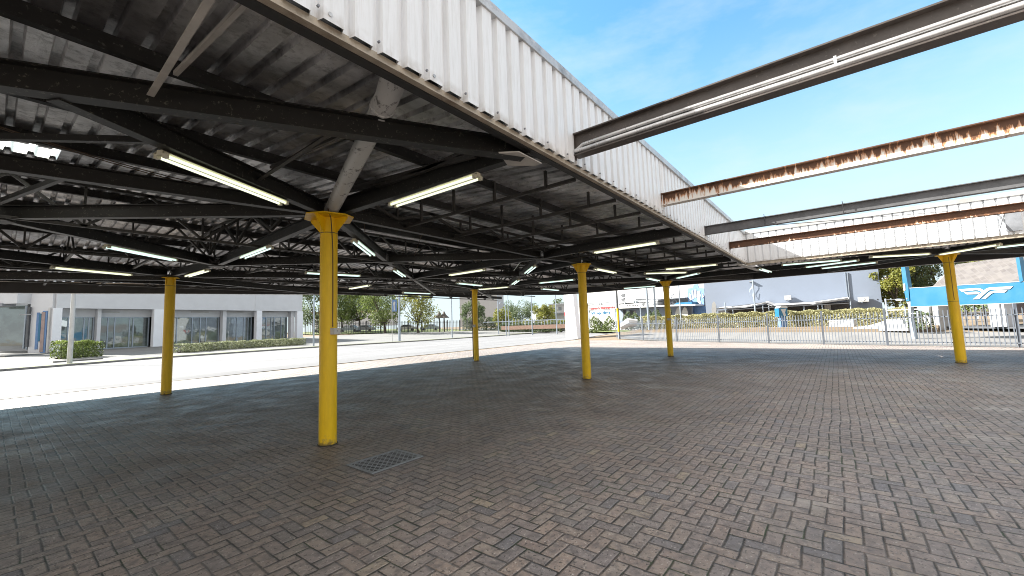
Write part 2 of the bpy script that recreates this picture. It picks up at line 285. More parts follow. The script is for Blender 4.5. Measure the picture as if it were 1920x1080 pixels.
# ------------------------------------------------------------------ mesh building
class MB:
    def __init__(s): s.v = []; s.f = []
    def add(s, vs, fs):
        o = len(s.v); s.v += [tuple(p) for p in vs]; s.f += [tuple(i + o for i in f) for f in fs]; return s
    def box(s, a, b):
        x0, y0, z0 = a; x1, y1, z1 = b
        return s.add([(x0,y0,z0),(x1,y0,z0),(x1,y1,z0),(x0,y1,z0),(x0,y0,z1),(x1,y0,z1),(x1,y1,z1),(x0,y1,z1)],
                     [(0,3,2,1),(4,5,6,7),(0,1,5,4),(1,2,6,5),(2,3,7,6),(3,0,4,7)])
    def bar(s, p, q, w, h, up=(0,0,1), off=0.0):
        p = Vector(p); q = Vector(q); d = (q - p).normalized(); up = Vector(up)
        if abs(d.dot(up)) > 0.98: up = Vector((1, 0, 0))
        sd_ = d.cross(up).normalized(); u = sd_.cross(d).normalized()
        p = p + sd_*off; q = q + sd_*off
        vs = [c + sd_*a*w/2 + u*b_*h/2 for c in (p, q) for a, b_ in ((-1,-1),(1,-1),(1,1),(-1,1))]
        return s.add(vs, [(0,3,2,1),(4,5,6,7),(0,1,5,4),(1,2,6,5),(2,3,7,6),(3,0,4,7)])
    def ibeam(s, p, q, h=0.2, w=0.1, tf=0.012, tw=0.008):
        p = Vector(p); q = Vector(q); z = Vector((0, 0, 1))
        s.bar(p + z*tf/2, q + z*tf/2, w, tf); s.bar(p + z*(h - tf/2), q + z*(h - tf/2), w, tf)
        return s.bar(p + z*h/2, q + z*h/2, tw, h - 2*tf - 0.0005)
    def tube(s, pts, r, n=12, cap=True):
        pts = [Vector(p) for p in pts]; rs = r if isinstance(r, (list, tuple)) else [r]*len(pts); rings = []
        up = Vector((0, 0, 1)); d0 = (pts[1] - pts[0]).normalized()
        if abs(d0.z) > 0.95: up = Vector((1, 0, 0))
        for i, p in enumerate(pts):
            d = (pts[min(i+1, len(pts)-1)] - pts[max(i-1, 0)]).normalized()
            a = d.cross(up)
            if a.length < 1e-3: a = d.cross(Vector((0, 1, 0)))
            a.normalize(); b = a.cross(d).normalized(); up = b
            rings.append([p + (a*math.cos(t*2*PI/n) + b*math.sin(t*2*PI/n))*rs[i] for t in range(n)])
        fs = []
        for i in range(len(pts)-1):
            for k in range(n): fs.append((i*n+k, i*n+(k+1)%n, (i+1)*n+(k+1)%n, (i+1)*n+k))
        if cap: fs += [tuple(range(n-1, -1, -1)), tuple((len(pts)-1)*n + k for k in range(n))]
        return s.add([v for r_ in rings for v in r_], fs)
    def prism(s, pts, z0, z1):
        n = len(pts); vs = [(x, y, z0) for x, y in pts] + [(x, y, z1) for x, y in pts]
        return s.add(vs, [tuple(range(n-1, -1, -1)), tuple(range(n, 2*n))] + [(i, (i+1)%n, n+(i+1)%n, n+i) for i in range(n)])
    def plate(s, pts, nrm, th):            # polygon in 3D extruded along nrm
        n = len(pts); k = Vector(nrm).normalized()*th; vs = [Vector(p) for p in pts]; vs = vs + [p + k for p in vs]
        return s.add(vs, [tuple(range(n-1, -1, -1)), tuple(range(n, 2*n))] + [(i, (i+1)%n, n+(i+1)%n, n+i) for i in range(n)])
    def build(s, name, m, parent=None, smooth=False):
        me = bpy.data.meshes.new(name); me.from_pydata(s.v, [], s.f); me.validate(verbose=False); me.update()
        me.materials.append(MAT[m] if isinstance(m, str) else m)
        if smooth:
            for p in me.polygons: p.use_smooth = True
            try: me.set_sharp_from_angle(angle=math.radians(40))
            except Exception: pass
        o = bpy.data.objects.new(name, me); COL.objects.link(o)
        if parent is not None:
            o.parent = parent; M = Matrix.Identity(4); q = parent
            W_ = parent.matrix_basis if parent.parent is None else None
            if parent.type == 'EMPTY': o.matrix_parent_inverse = parent.matrix_basis.inverted()
        return o
def tag(o, label, cat, group=None):
    o['label'] = label; o['category'] = cat
    if group: o['group'] = group
    return o
def thing(name, label, cat, loc=(0, 0, 0), group=None):
    o = bpy.data.objects.new(name, None); COL.objects.link(o); o.empty_display_size = 0.2
    o.matrix_basis = Matrix.Translation(Vector(loc)); return tag(o, label, cat, group)
def struct(o, kind='structure'): o['kind'] = kind; return o
def copy_tree(o, parent=None):
    c = o.copy(); COL.objects.link(c)
    if parent is not None:
        inv = o.matrix_parent_inverse.copy(); c.parent = parent; c.matrix_parent_inverse = inv
    for ch in [x for x in list(COL.objects) if x.parent == o]: copy_tree(ch, c)
    return c
def sheet(name, poly_rows, m, dz, kind='structure'):
    """poly_rows: list of (left point, right point) pairs; gridded and draped on the terrain"""
    b = MB(); nx = 24; vs = []
    rows = []
    for (p, q), (p2, q2) in zip(poly_rows, poly_rows[1:]):
        L_ = max(math.dist(p, p2), math.dist(q, q2)); k = max(1, int(L_/3))
        for i in range(k): t = i/k; rows.append(((p[0]+(p2[0]-p[0])*t, p[1]+(p2[1]-p[1])*t), (q[0]+(q2[0]-q[0])*t, q[1]+(q2[1]-q[1])*t)))
    rows.append(poly_rows[-1])
    for p, q in rows:
        for i in range(nx+1):
            t = i/nx; x = p[0]+(q[0]-p[0])*t; y = p[1]+(q[1]-p[1])*t; vs.append((x, y, T(x, y)+dz))
    fs = [(r*(nx+1)+i, r*(nx+1)+i+1, (r+1)*(nx+1)+i+1, (r+1)*(nx+1)+i) for r in range(len(rows)-1) for i in range(nx)]
    b.add(vs, fs); o = b.build(name, m); return struct(o, kind)
# ------------------------------------------------------------------ ground
def lerp(a, b, t): return a + (b - a)*t
gb = MB(); xs = [-400,-200,-100,-60,-40,-30] + list(range(-24, 130, 3)) + [140,160,200,300,450]; ys = [-400,-200,-100,-60,-40] + list(range(-30, 130, 3)) + [150,200,300,450]
vs = [(x, y, T(x, y) - 0.012) for y in ys for x in xs]; n = len(xs)
gb.add(vs, [(r*n+i, r*n+i+1, (r+1)*n+i+1, (r+1)*n+i) for r in range(len(ys)-1) for i in range(n-1)])
struct(gb.build('ground', 'sand'))
FEN = [(31.2, 9.6), (27.6, 3.3), (26.5, 0.3), (25.35, -2.6), (24.4, -5.2), (23.6, -7.65), (22.9, -9.95), (21.6, -14.0), (20.4, -18.0)]
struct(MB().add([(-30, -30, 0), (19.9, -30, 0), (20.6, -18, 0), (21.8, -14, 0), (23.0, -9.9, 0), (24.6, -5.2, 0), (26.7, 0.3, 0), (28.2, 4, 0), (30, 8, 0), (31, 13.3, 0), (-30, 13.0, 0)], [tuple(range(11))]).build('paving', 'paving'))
KERB = [(-60, 18.0), (-20, 26.5), (-2.64, 30.9), (4.98, 34.2), (18.1, 35.6), (30, 34.2), (45, 34.6), (70, 38.0), (120, 44.0), (200, 50)]
NEAR = [(-60, 10.5), (-20, 12.3), (-2.64, 12.95), (4.98, 13.6), (18.1, 14.0), (30, 13.8), (45, 13.9), (70, 15.0), (120, 17), (200, 20)]
sheet('road', list(zip(NEAR, KERB)), 'road', 0.004)
kb = MB(); kn = MB()
def strip(b, line, off, w, z0, z1, step=2.0):
    pts = []
    for (a, c) in zip(line, line[1:]):
        k = max(1, int(math.dist(a, c)/step)); pts += [(lerp(a[0], c[0], i/k), lerp(a[1], c[1], i/k)) for i in range(k)]
    pts.append(line[-1])
    for (a, c) in zip(pts, pts[1:]):
        dx, dy = c[0]-a[0], c[1]-a[1]; l = math.hypot(dx, dy); nx_, ny_ = -dy/l, dx/l
        q = [(a[0]+nx_*off, a[1]+ny_*off), (c[0]+nx_*off, c[1]+ny_*off), (c[0]+nx_*(off+w), c[1]+ny_*(off+w)), (a[0]+nx_*(off+w), a[1]+ny_*(off+w))]
        b.add([(x, y, T(x, y)+z0) for x, y in q] + [(x, y, T(x, y)+z1) for x, y in q], [(4,5,6,7),(0,1,5,4),(2,3,7,6)])
strip(kb, KERB, 0.0, 0.16, -0.02, 0.13); struct(kb.build('kerb', 'kerb'))
strip(kn, NEAR, -0.14, 0.14, -0.02, 0.012); struct(kn.build('kerb_edge', 'kerb'))
PAVF = [(x, y + (14 if x > -30 else 10)) for x, y in KERB]
sheet('pavement', [((a[0], a[1]+0.16), c) for a, c in zip(KERB, [(-60, 60), (-20, 60), (-2, 60), (5, 60), (18, 60), (30, 60), (45, 60), (70, 64), (120, 70), (200, 80)])], 'pave2', 0.11)
gs = MB(); strip(gs, KERB[1:], 0.16, 0.75, 0.0, 0.122); struct(gs.build('grass_verge', 'grass'))
ml = MB()
CL = [(lerp(a[0], c[0], 0.42), lerp(a[1], c[1], 0.42)) for a, c in zip(NEAR, KERB)]
strip(ml, CL[1:8], 0, 0.11, 0.004, 0.008); struct(ml.build('road_marking', 'line'))
# access road beyond the fence
sheet('access_road', [((f[0]+0.25, f[1]+0.0), (f[0]+12.5, f[1]+1.0)) for f in FEN] + [((20, -40), (32, -40))], 'road2', 0.004)

# ------------------------------------------------------------------ canopy
ZF0, ZF1 = 3.42, 4.50; VF = -3.58; UF = 12.66; UE = 18.7; VR = 14.3; VE = -17.0; UW = -15.0
def ebot(u): return 3.14 + (u + 2.6)*0.0322
def zroof(u, v):
    if v <= 5.4: return 3.60 + 0.0875*(v + 3.5)
    e = ebot(u) + 0.36; return lerp(4.379, e, (v - 5.4)/(VR - 5.4))
canopy = thing('canopy_roof', 'large dark steel parking canopy with ribbed sheet roof and white ribbed fascia around an open court', 'canopy', (0, 0, 0))
PUR = [-2.0, -0.4, 1.25, 2.9, 4.55, 6.2, 7.85, 9.5, 11.1, 12.7]
LIGHTS = [(-3.6, -2.55, 2.0, 2.6), (3.15, 3.9, 1.75, 2.35), (8.4, 9.2, 3.1, 4.4), (9.9, 10.6, 6.4, 7.7), (-8.0, -7.2, 3.0, 4.4)]
rb = MB(); rl = MB()
prof = [(0.0, 0.0), (0.125, 0.0), (0.138, 0.052), (0.187, 0.052), (0.20, 0.0)]
vb = sorted(set([-3.5, VR, 5.4] + PUR[:4] + PUR[5:] + [l[2] for l in LIGHTS] + [l[3] for l in LIGHTS]))
u = UW
while u < UE - 0.1:
    for (v0, v1) in zip(vb, vb[1:]):
        um, vm = u + 0.1, (v0+v1)/2
        tgt = rl if any(a <= um <= b_ and c <= vm <= d_ for a, b_, c, d_ in LIGHTS) else rb
        for (a, za), (c, zc) in zip(prof, prof[1:]):
            tgt.add([(u+a, v0, zroof(u+a, v0)+za), (u+c, v0, zroof(u+c, v0)+zc), (u+c, v1, zroof(u+c, v1)+zc), (u+a, v1, zroof(u+a, v1)+za)], [(0, 1, 2, 3)])
    u += 0.2
# far wing sheet (ribs across the wing)
def zr2(x): return 3.62 + 0.08*(min(x - UF, UE - x))
v = VE
while v < -3.35:
    for (x0, x1) in ((UF+0.05, 15.68), (15.68, UE)):
        for (a, za), (c, zc) in zip(prof, prof[1:]):
            rb.add([(x0, v+a, zr2(x0)+za), (x1, v+a, zr2(x1)+za), (x1, v+c, zr2(x1)+zc), (x0, v+c, zr2(x0)+zc)], [(0, 1, 2, 3)])
    v += 0.2
rb.build('roof_sheet', 'roof', canopy); ro = rl.build('rooflight', 'rooflight', canopy); ro['label'] = 'glowing translucent rooflight sheets'
for v in PUR:
    b = MB(); 
    b.bar((UW, v, zroof(UW, v)-0.075), (UE, v, zroof(UE, v)-0.075), 0.012, 0.13); b.bar((UW, v+0.035, zroof(UW, v)-0.008), (UE, v+0.035, zroof(UE, v)-0.008), 0.07, 0.010); b.bar((UW, v-0.025, zroof(UW, v)-0.146), (UE, v-0.025, zroof(UE, v)-0.146), 0.07, 0.010)
    b.build('purlin', 'purlin', canopy)
for x in (14.0, 15.7, 17.4):
    MB().bar((x, VE, zr2(x)-0.08), (x, -3.6, zr2(x)-0.08), 0.05, 0.14).build('purlin', 'purlin', canopy)
# heavy beams: bottom at 3.30
ZB = 3.315
N = {'P1': (0, 0), 'C': (0.27, -3.42), 'N': (-2.95, -1.66), 'J1': (3.17, 3.13), 'J2': (0.37, 6.18), 'J3': (5.86, 0.13), 'J4': (6.0, 5.7), 'J5': (11.18, 5.5), 'J6': (8.47, 2.79), 'N2': (-3.1, 3.3),
     'P2': (0.07, 9.07), 'P3': (10.82, 7.29), 'P4': (7.53, -0.12), 'P5': (15.35, -0.03), 'P6': (15.06, -8.66), 'C4': (5.68, -3.42), 'C5': (11.0, -3.42), 'G': (-3.4, 0.72)}
def beam(a, b_, h=0.2, w=0.105, z=ZB, m='beam', ext=(0.0, 0.0)):
    p = N[a] if isinstance(a, str) else a; q = N[b_] if isinstance(b_, str) else b_
    d = Vector((q[0]-p[0], q[1]-p[1], 0)).normalized()
    p = Vector((*p, z)) - d*ext[0]; q = Vector((*q, z)) + d*ext[1]
    return MB().ibeam(p, q, h, w).build('steel_beam', m, canopy)
beam('C', (-5.2, -0.36), 0.195, 0.12, 3.30, ext=(0.0, 0))          # M
beam('P1', 'N', 0.19, 0.11, 3.293, ext=(-0.12, -0.1))
beam('C', (0.08, 0.15), 0.23, 0.11, ZB+0.004, ext=(0.1, 0)); beam((0.12, 0.35), 'J2', 0.19, 0.11); beam('J2', 'P2', 0.19, 0.11, ext=(-0.15, 0))
beam('P1', (-9.0, 1.85), 0.17, 0.11, ZB+0.003, ext=(-0.15, 0)); beam('P1', 'N2', 0.19, 0.1, ZB+0.006, ext=(-0.15, 0)); beam('N2', 'J2', 0.2, 0.11, ZB-0.002, ext=(0, -0.12))
beam('N2', (-9.0, -2.2), 0.19, 0.1, ext=(-0.1, 0)); beam('N2', (-9.0, 8.6), 0.19, 0.1, ZB+0.003, ext=(-0.1, 0))
beam('P1', 'J1', 0.2, 0.11, ZB-0.003, ext=(-0.15, 0)); beam('J1', 'J4', 0.2, 0.11, ext=(-0.07, -0.1)); beam('P1', 'J3', 0.17, 0.1, ZB+0.009, ext=(-0.15, -0.1))
beam('J2', 'J1', 0.19, 0.1, ZB+0.004, ext=(-0.1, -0.06)); beam('J1', 'J3', 0.19, 0.1, ZB+0.005, ext=(-0.06, -0.06)); beam('J3', 'J6', 0.2, 0.12, ext=(-0.1, -0.06)); beam('J6', 'J5', 0.2, 0.12, ZB-0.002, ext=(-0.06, 0))
beam('J3', 'C4', 0.2, 0.11, ZB-0.002, ext=(-0.05, 0.05)); beam('J4', 'J3', 0.19, 0.1, ZB+0.003, ext=(-0.1, -0.1)); beam('J6', 'J4', 0.18, 0.1, ZB+0.004, ext=(-0.08, -0.1)); beam('J6', 'P4', 0.18, 0.1, ZB+0.006, ext=(-0.08, -0.1)); beam('J3', 'P4', 0.17, 0.1, ZB+0.002, ext=(-0.1, 0))
beam('P4', 'P5', 0.18, 0.1, ZB+0.007, ext=(-0.1, -0.1)); beam('J5', 'P3', 0.18, 0.1, ext=(-0.1, 0)); beam('J5', 'P5', 0.18, 0.1, ZB+0.004, ext=(-0.1, -0.1)); beam('J5', 'C5', 0.18, 0.1, ZB+0.008, ext=(-0.2, 0))
beam('P5', (12.6, -2.9), 0.18, 0.1, ext=(-0.1, 0)); beam('P5', (18.3, -3.0), 0.18, 0.1, ext=(-0.1, 0)); beam('P5', (18.3, 3.0), 0.18, 0.1, ZB+.003, ext=(-0.1, 0)); beam('P3', 'P5', 0.18, 0.1, ZB+0.01, ext=(-0.1, -0.1))
beam('P5', 'P6', 0.2, 0.11, ZB-0.003, ext=(-0.1, -0.1)); beam('P6', (12.85, -6.3), 0.17, 0.1, ext=(-0.1, 0)); beam('P6', (12.85, -11.0), 0.17, 0.1, ZB+.003, ext=(-0.1, 0)); beam('P6', (18.3, -11.5), 0.17, 0.1, ext=(-0.1, 0)); beam('P6', (15.06, -16.5), 0.2, 0.11, ext=(-0.1, 0)); beam('P6', (18.3, -5.7), 0.17, 0.1, ZB+.002, ext=(-0.1, 0))
beam('P2', (-9.0, 4.5), 0.19, 0.1, ext=(-0.1, 0)); beam('P2', 'J4', 0.18, 0.1, ZB+.002, ext=(-0.1, -0.1)); beam('P2', (5.4, 11.6), 0.18, 0.1, ZB-.09, ext=(-0.1, 0)); beam('P2', (-6.5, 12.9), 0.18, 0.1, ZB-.1, ext=(-0.1, 0)); beam('J4', (11.3, 10.6), 0.18, 0.1, ZB+.002, ext=(-0.1, 0)); beam('J4', 'P3', 0.17, 0.1, ZB+.004, ext=(-0.1, -0.1))
beam('P3', (17.6, 12.0), 0.18, 0.1, ext=(-0.1, 0)); beam('P2', (-9.5, 9.9), 0.18, 0.1, ZB-.002, ext=(-0.1, 0)); beam('P3', (18.2, 5.4), 0.18, 0.1, ZB+.002, ext=(-0.1, 0))
beam((-9, 11.6), (18.0, 11.6), 0.16, 0.09, ZB+0.03)
# plates at the nodes
pb = MB()
for k in ('N2', 'J1', 'J2', 'J3', 'J4', 'J5', 'J6'):
    x, y = N[k]; pb.prism([(x+0.2*math.cos(t*PI/3), y+0.2*math.sin(t*PI/3)) for t in range(6)], ZB-0.018, ZB-0.007)
pb.build('gusset_plate', 'truss', canopy)
dN = (Vector((-5.2, -0.36, 0)) - Vector((0.27, -3.42, 0))).normalized(); nN = Vector((-dN.y, dN.x, 0)); cN = Vector((-3.05, -1.56, 0)) - nN*0.075
MB().plate([cN - dN*0.12 + Vector((0, 0, 3.33)), cN + dN*1.4 + Vector((0, 0, 3.26)), cN + dN*1.4 + Vector((0, 0, 3.60)), cN - dN*0.0 + Vector((0, 0, 3.50))], nN, 0.012).build('gusset_plate', 'beam', canopy)
gp2 = MB().prism([(-0.02, -3.34), (0.1, -3.5), (0.5, -3.5), (0.5, -3.42), (0.3, -3.2)], ZB-0.014, ZB-0.002); gp2.build('gusset_plate', 'box_grey', canopy)
# trusses running across the near wing above the beams
def web(b, p, q, w=0.05): b.bar(p, q, w, w*0.9)
def truss_v(x, v0, v1, zb, pitch=1.65, w=0.05, chord=True, diag=True, hang=True, mat='truss'):
    b = MB(); zt = lambda y: zroof(x, y) - 0.20
    b2 = [y for y in np.arange(v0, v1+0.01, pitch/2)]
    if chord: b.bar((x-0.018, v0, zb), (x-0.018, v1, zb), 0.03, 0.035); b.bar((x+0.018, v0, zb+0.02), (x+0.018, v1, zb+0.02), 0.006, 0.05)
    for y0, y1 in zip(b2, b2[1:]): b.bar((x, y0, zt(y0)), (x, y1, zt(y1)), w, w)
    for i, (y0, y1) in enumerate(zip(b2, b2[1:])):
        if diag:
            if i % 2 == 0: web(b, (x, y0, zb+.02), (x, y1, zt(y1)-.02), w)
            else: web(b, (x, y0, zt(y0)-.02), (x, y1, zb+.02), w)
        if hang and i % 2 == 0: web(b, (x, y0, zb), (x, y0, zt(y0)), w*0.75)
    return b.build('roof_truss', mat, canopy)
truss_v(0.12, -2.9, 9.0, ZB+0.21, 1.75, 0.05, chord=False); truss_v(5.8, -2.9, 12.0, ZB+0.21, 1.75, 0.05, chord=False); truss_v(11.1, -2.9, 12.0, ZB+0.21, 1.75, 0.05, chord=False)
for x in (1.42, 2.62, 3.6, 4.72, 6.9, 7.9, 9.0, 10.0, 12.1, 13.2): 
    b = MB(); b.bar((x-0.02, -3.40, 3.375), (x-0.02, 0.05, 3.375), 0.035, 0.007); b.bar((x, -3.40, 3.40), (x, 0.05, 3.40), 0.007, 0.055)
    for y in (-2.95, -2.05, -1.2, -0.4): b.bar((x, y, 3.38), (x, y, zroof(x, y)-0.02), 0.035, 0.035)
    b.build('roof_truss', 'truss', canopy)
for x in (-4.6, -3.5, -2.39, -1.19):
    b = MB(); y1 = {-2.39: -2.0, -1.19: -0.62}.get(x, -1.0); y0 = -2.5 if x == -1.19 else -3.40; b.bar((x-0.02, y0, 3.405), (x-0.02, y1, 3.375), 0.04, 0.008); b.bar((x, y0, 3.43), (x, y1, 3.40), 0.008, 0.05)
    b.bar((x+0.14, y0, 3.46), (x+0.1, max(y1-0.1, -2.1), 3.56), 0.03, 0.03); b.build('bracing_angle', 'box_grey' if x == -2.39 else 'truss', canopy)
for (p, q) in (((-3.6, 0.62), (-2.12, -1.0)), ((-2.45, 0.5), (-3.2, 3.2))): MB().bar((*p, ZB+0.19), (*q, ZB+0.13), 0.05, 0.06).build('bracing_angle', 'beam', canopy)
# lengthwise trusses above the u-direction beams
def truss_u(v, u0, u1, zb, pitch=1.5, w=0.045, zt_off=0.2, hang=True):
    b = MB(); k = int((u1-u0)/(pitch/2)); xs_ = [u0 + i*pitch/2 for i in range(k+1)]
    zt = lambda x: zroof(x, v) - zt_off
    b.bar((u0, v, zt(u0)), (xs_[-1], v, zt(xs_[-1])), w, w)
    for i, (x0, x1) in enumerate(zip(xs_, xs_[1:])):
        if i % 2 == 0: web(b, (x0, v, zt(x0)), (x1, v, zb), w)
        else: web(b, (x0, v, zb), (x1, v, zt(x1)), w)
        if hang and i % 2: web(b, (x0, v, zb), (x0, v, zt(x0)), w*0.7)
    return b
for v, u0, u1, zb in ((-0.10, 0.4, 15.0, ZB+0.15), (3.1, -6, 18.2, ZB+0.02), (6.0, -8, 18.2, ZB+0.02), (8.9, -8, 18, ZB+0.02), (12.0, -8, 18, ZB-0.02)):
    b = truss_u(v, u0, u1, zb)
    if v > 3: b.bar((u0, v, zb), (u1, v, zb), 0.045, 0.045)
    b.build('roof_truss', 'truss', canopy)
# light joists in the street half of the roof, bottom chords running to the outer edge
for x in np.arange(-8.4, 18.2, 1.25):
    x = float(x) + 0.07; y0 = 6.3; y1 = 13.9; zb0 = 3.42; zb1 = ebot(x) + 0.24; b = MB()
    b.bar((x, y0, zb0), (x, y1, zb1), 0.05, 0.05)
    k = 9
    for i in range(k):
        ya = lerp(y0, y1, i/k); yb = lerp(y0, y1, (i+1)/k); za = lerp(zb0, zb1, i/k); zb_ = lerp(zb0, zb1, (i+1)/k)
        if zroof(x, (ya+yb)/2) - 0.16 > za + 0.1:
            b.bar((x, ya, za), (x, yb, zroof(x, yb)-0.16), 0.03, 0.03) if i % 2 == 0 else b.bar((x, ya, zroof(x, ya)-0.16), (x, yb, zb_), 0.03, 0.03)
    b.build('roof_joist', 'truss', canopy)
# sagging cable runs below the sheets
b = MB()
for (p, q, s_) in (((-3.4, 0.9, 3.9), (-1.6, 0.55, 3.55), 0.03), ((-3.4, 1.0, 3.95), (-1.2, 0.65, 3.6), 0.05), ((3.4, 2.0, 3.9), (3.4, 2.3, 3.4), 0.0), ((1.3, 1.2, 4.0), (1.35, 1.2, 3.45), 0), ((2.2, 3.9, 4.2), (2.2, 3.95, 3.6), 0), ((-0.7, 0.9, 3.9), (-0.6, 0.5, 3.55), 0)):
    b.tube([Vector(p).lerp(Vector(q), t/8) - Vector((0, 0, s_*4*(t/8)*(1-t/8))) for t in range(9)], 0.006, 6)
b.build('cable', 'wire', canopy)

# outer edge fascias
def edge_board(pts, h0, h1, th, m, name):
    b = MB()
    for (p, q) in zip(pts, pts[1:]):
        d = (Vector(q)-Vector(p)); dh = Vector((d.x, d.y, 0)).normalized(); nrm = Vector((-dh.y, dh.x, 0))
        P = Vector(p); Q = Vector(q)
        vs = [P+Vector((0,0,h0)), Q+Vector((0,0,h0)), Q+Vector((0,0,h1)), P+Vector((0,0,h1))]
        b.plate(vs, nrm, th)
    return b.build(name, m, canopy)
EDGE = [(-15, VR, ebot(-15)), (-2.6, VR, ebot(-2.6)), (7.1, VR, ebot(7.1)), (17.9, VR, 3.80), (UE, 7.3, 3.35), (UE, -3.6, 3.33), (UE, VE, 3.33)]
edge_board(EDGE, 0.0, 0.34, -0.04, 'gutter', 'edge_beam'); edge_board([(x+(0.05 if i > 3 else 0), y+(0.05 if i <= 3 else 0), z) for i, (x, y, z) in enumerate(EDGE)], -0.01, 1.1, 0.03, 'clad', 'outer_fascia')
b = MB(); b.bar((-15, VR-0.16, ebot(-15)+0.345), (17.5, VR-0.16, ebot(17.5)+0.345), 0.14, 0.02); b.bar((UE-0.16, VE, 3.68), (UE-0.16, 6.0, 3.68), 0.14, 0.02); b.build('edge_channel', 'trim', canopy)
# near fascia: corrugated white cladding, broad ribs standing proud towards the court (-v)
def corr(b, along, u0, u1, face, out, z0, z1, pitch, rib=(0.0, 0.045, 0.06, 0.185, 0.20)):
    """rib: recess from 0..rib1, rise to rib2, flat to rib3, fall to rib4"""
    a = u0
    while a < u1 - 1e-6:
        seq = [(rib[0], 0.0), (rib[1], 0.0), (rib[2], out), (rib[3], out), (rib[4], 0.0)]
        k = pitch/0.20
        for (s0, o0), (s1, o1) in zip(seq, seq[1:]):
            x0, x1 = a+s0*k, min(a+s1*k, u1)
            if along == 'x': b.add([(x0, face-o0, z0), (x1, face-o1, z0), (x1, face-o1, z1), (x0, face-o0, z1)], [(0,1,2,3)])
            else: b.add([(face-o0, x0, z0), (face-o1, x1, z0), (face-o1, x1, z1), (face-o0, x0, z1)], [(0,3,2,1)])
        a += pitch
for (a, c) in ((-9.0, -3.2), (-3.2, 1.0), (1.0, 4.1), (4.1, 7.1), (7.1, 9.9), (9.9, UF-0.002)):
    b = MB(); corr(b, 'x', a, c, VF + (0.0 if a < 1 else 0.004*a), 0.050, ZF0, ZF1-0.02, 0.2, (0.0, 0.045, 0.060, 0.185, 0.20)); 
    if a > 0: b.box((a-0.012, VF-0.048, ZF0+0.02), (a-0.002, VF+0.02, ZF1-0.10))
    b.build('fascia_cladding', 'clad', canopy)
b = MB(); corr(b, 'y', VE, VF-0.002, UF, 0.036, ZF0, ZF1-0.02, 0.215, (0.0, 0.02, 0.03, 0.19, 0.20)); b.build('fascia_cladding', 'clad', canopy)
b = MB(); b.box((-9, VF-0.068, ZF1-0.115), (UF-0.06, VF+0.02, ZF1-0.018)); b.box((-9, VF-0.05, ZF1-0.018), (UF, VF+0.26, ZF1+0.0)); b.build('fascia_capping', 'cap', canopy)
b = MB(); b.box((UF-0.055, VE, ZF1-0.115), (UF+0.02, VF-0.056, ZF1-0.018)); b.box((UF-0.05, VE, ZF1-0.018), (UF+0.26, VF-0.05, ZF1)); b.build('fascia_capping', 'white', canopy)
b = MB(); sx_ = -8.9
while sx_ < UF-0.3:
    for zz_ in (ZF0+0.05,): b.tube([(sx_+0.125, VF-0.05, zz_), (sx_+0.125, VF-0.064, zz_)], 0.009, 6)
    sx_ += 0.4
b.build('fixing_screws', 'midgrey', canopy)
b = MB()
for u_ in (-2.0, -1.2): b.tube([(u_+0.1, VF-0.05, ZF0+0.045), (u_+0.1, VF-0.056, ZF0+0.045)], 0.014, 10)
b.build('washer', 'cap', canopy)
b = MB(); a = VE                                          # rib closers seen as small dark tees beneath the capping
while a < VF-0.1: b.box((UF-0.038, a+0.002, ZF1-0.175), (UF-0.030, a+0.018, ZF1-0.131)); b.box((UF-0.0375, a-0.015, ZF1-0.13), (UF-0.031, a+0.04, ZF1-0.117)); a += 0.215
b.build('rib_closer', 'midgrey', canopy)
b = MB(); b.box((-9, VF-0.004, 3.375), (UF-0.04, VF+0.03, ZF0+0.012)); b.box((-9, VF-0.025, 3.366), (UF-0.05, VF+0.028, 3.3745)); b.build('eaves_trim', 'trim', canopy)
b = MB(); b.box((UF-0.004, VE, 3.335), (UF+0.07, VF-0.01, ZF0+0.012)); b.box((UF-0.03, VE, 3.325), (UF+0.05, VF-0.01, 3.334)); b.build('eaves_trim', 'trim', canopy)
b = MB(); b.box((-9, VF+0.031, 3.355), (UF+0.1, VF+0.105, 3.58)); b.box((-9, VF+0.075, 3.66), (UF+0.1, VF+0.11, 4.4)); b.box((UF+0.075, VE, 3.35), (UF+0.19, VF, 3.62)); b.box((UF+0.075, VE, 3.62), (UF+0.11, VF+0.05, 4.4)); b.build('box_gutter', 'gutter', canopy)
b = MB(); b.box((UF-0.07, -9.62, 3.50), (UF-0.045, -9.35, 4.02)); b.bar((UF-0.10, -9.35, 3.55), (UF-0.05, -9.20, 4.02), 0.02, 0.02); b.bar((UF-0.10, -9.22, 3.53), (UF-0.06, -9.36, 3.99), 0.02, 0.02); b.build('torn_cladding_flap', 'midgrey', canopy)
b = MB(); b.bar((UF-0.02, -3.70, ZF0-0.02), (UF-0.02, -3.70, ZF1+0.02), 0.10, 0.012); b.build('corner_flashing', 'cap', canopy)
b = MB(); b.bar((11.6, -3.55, 3.27), (14.3, -3.75, 3.27), 0.16, 0.02); b.build('corner_plate', 'box_grey', canopy)

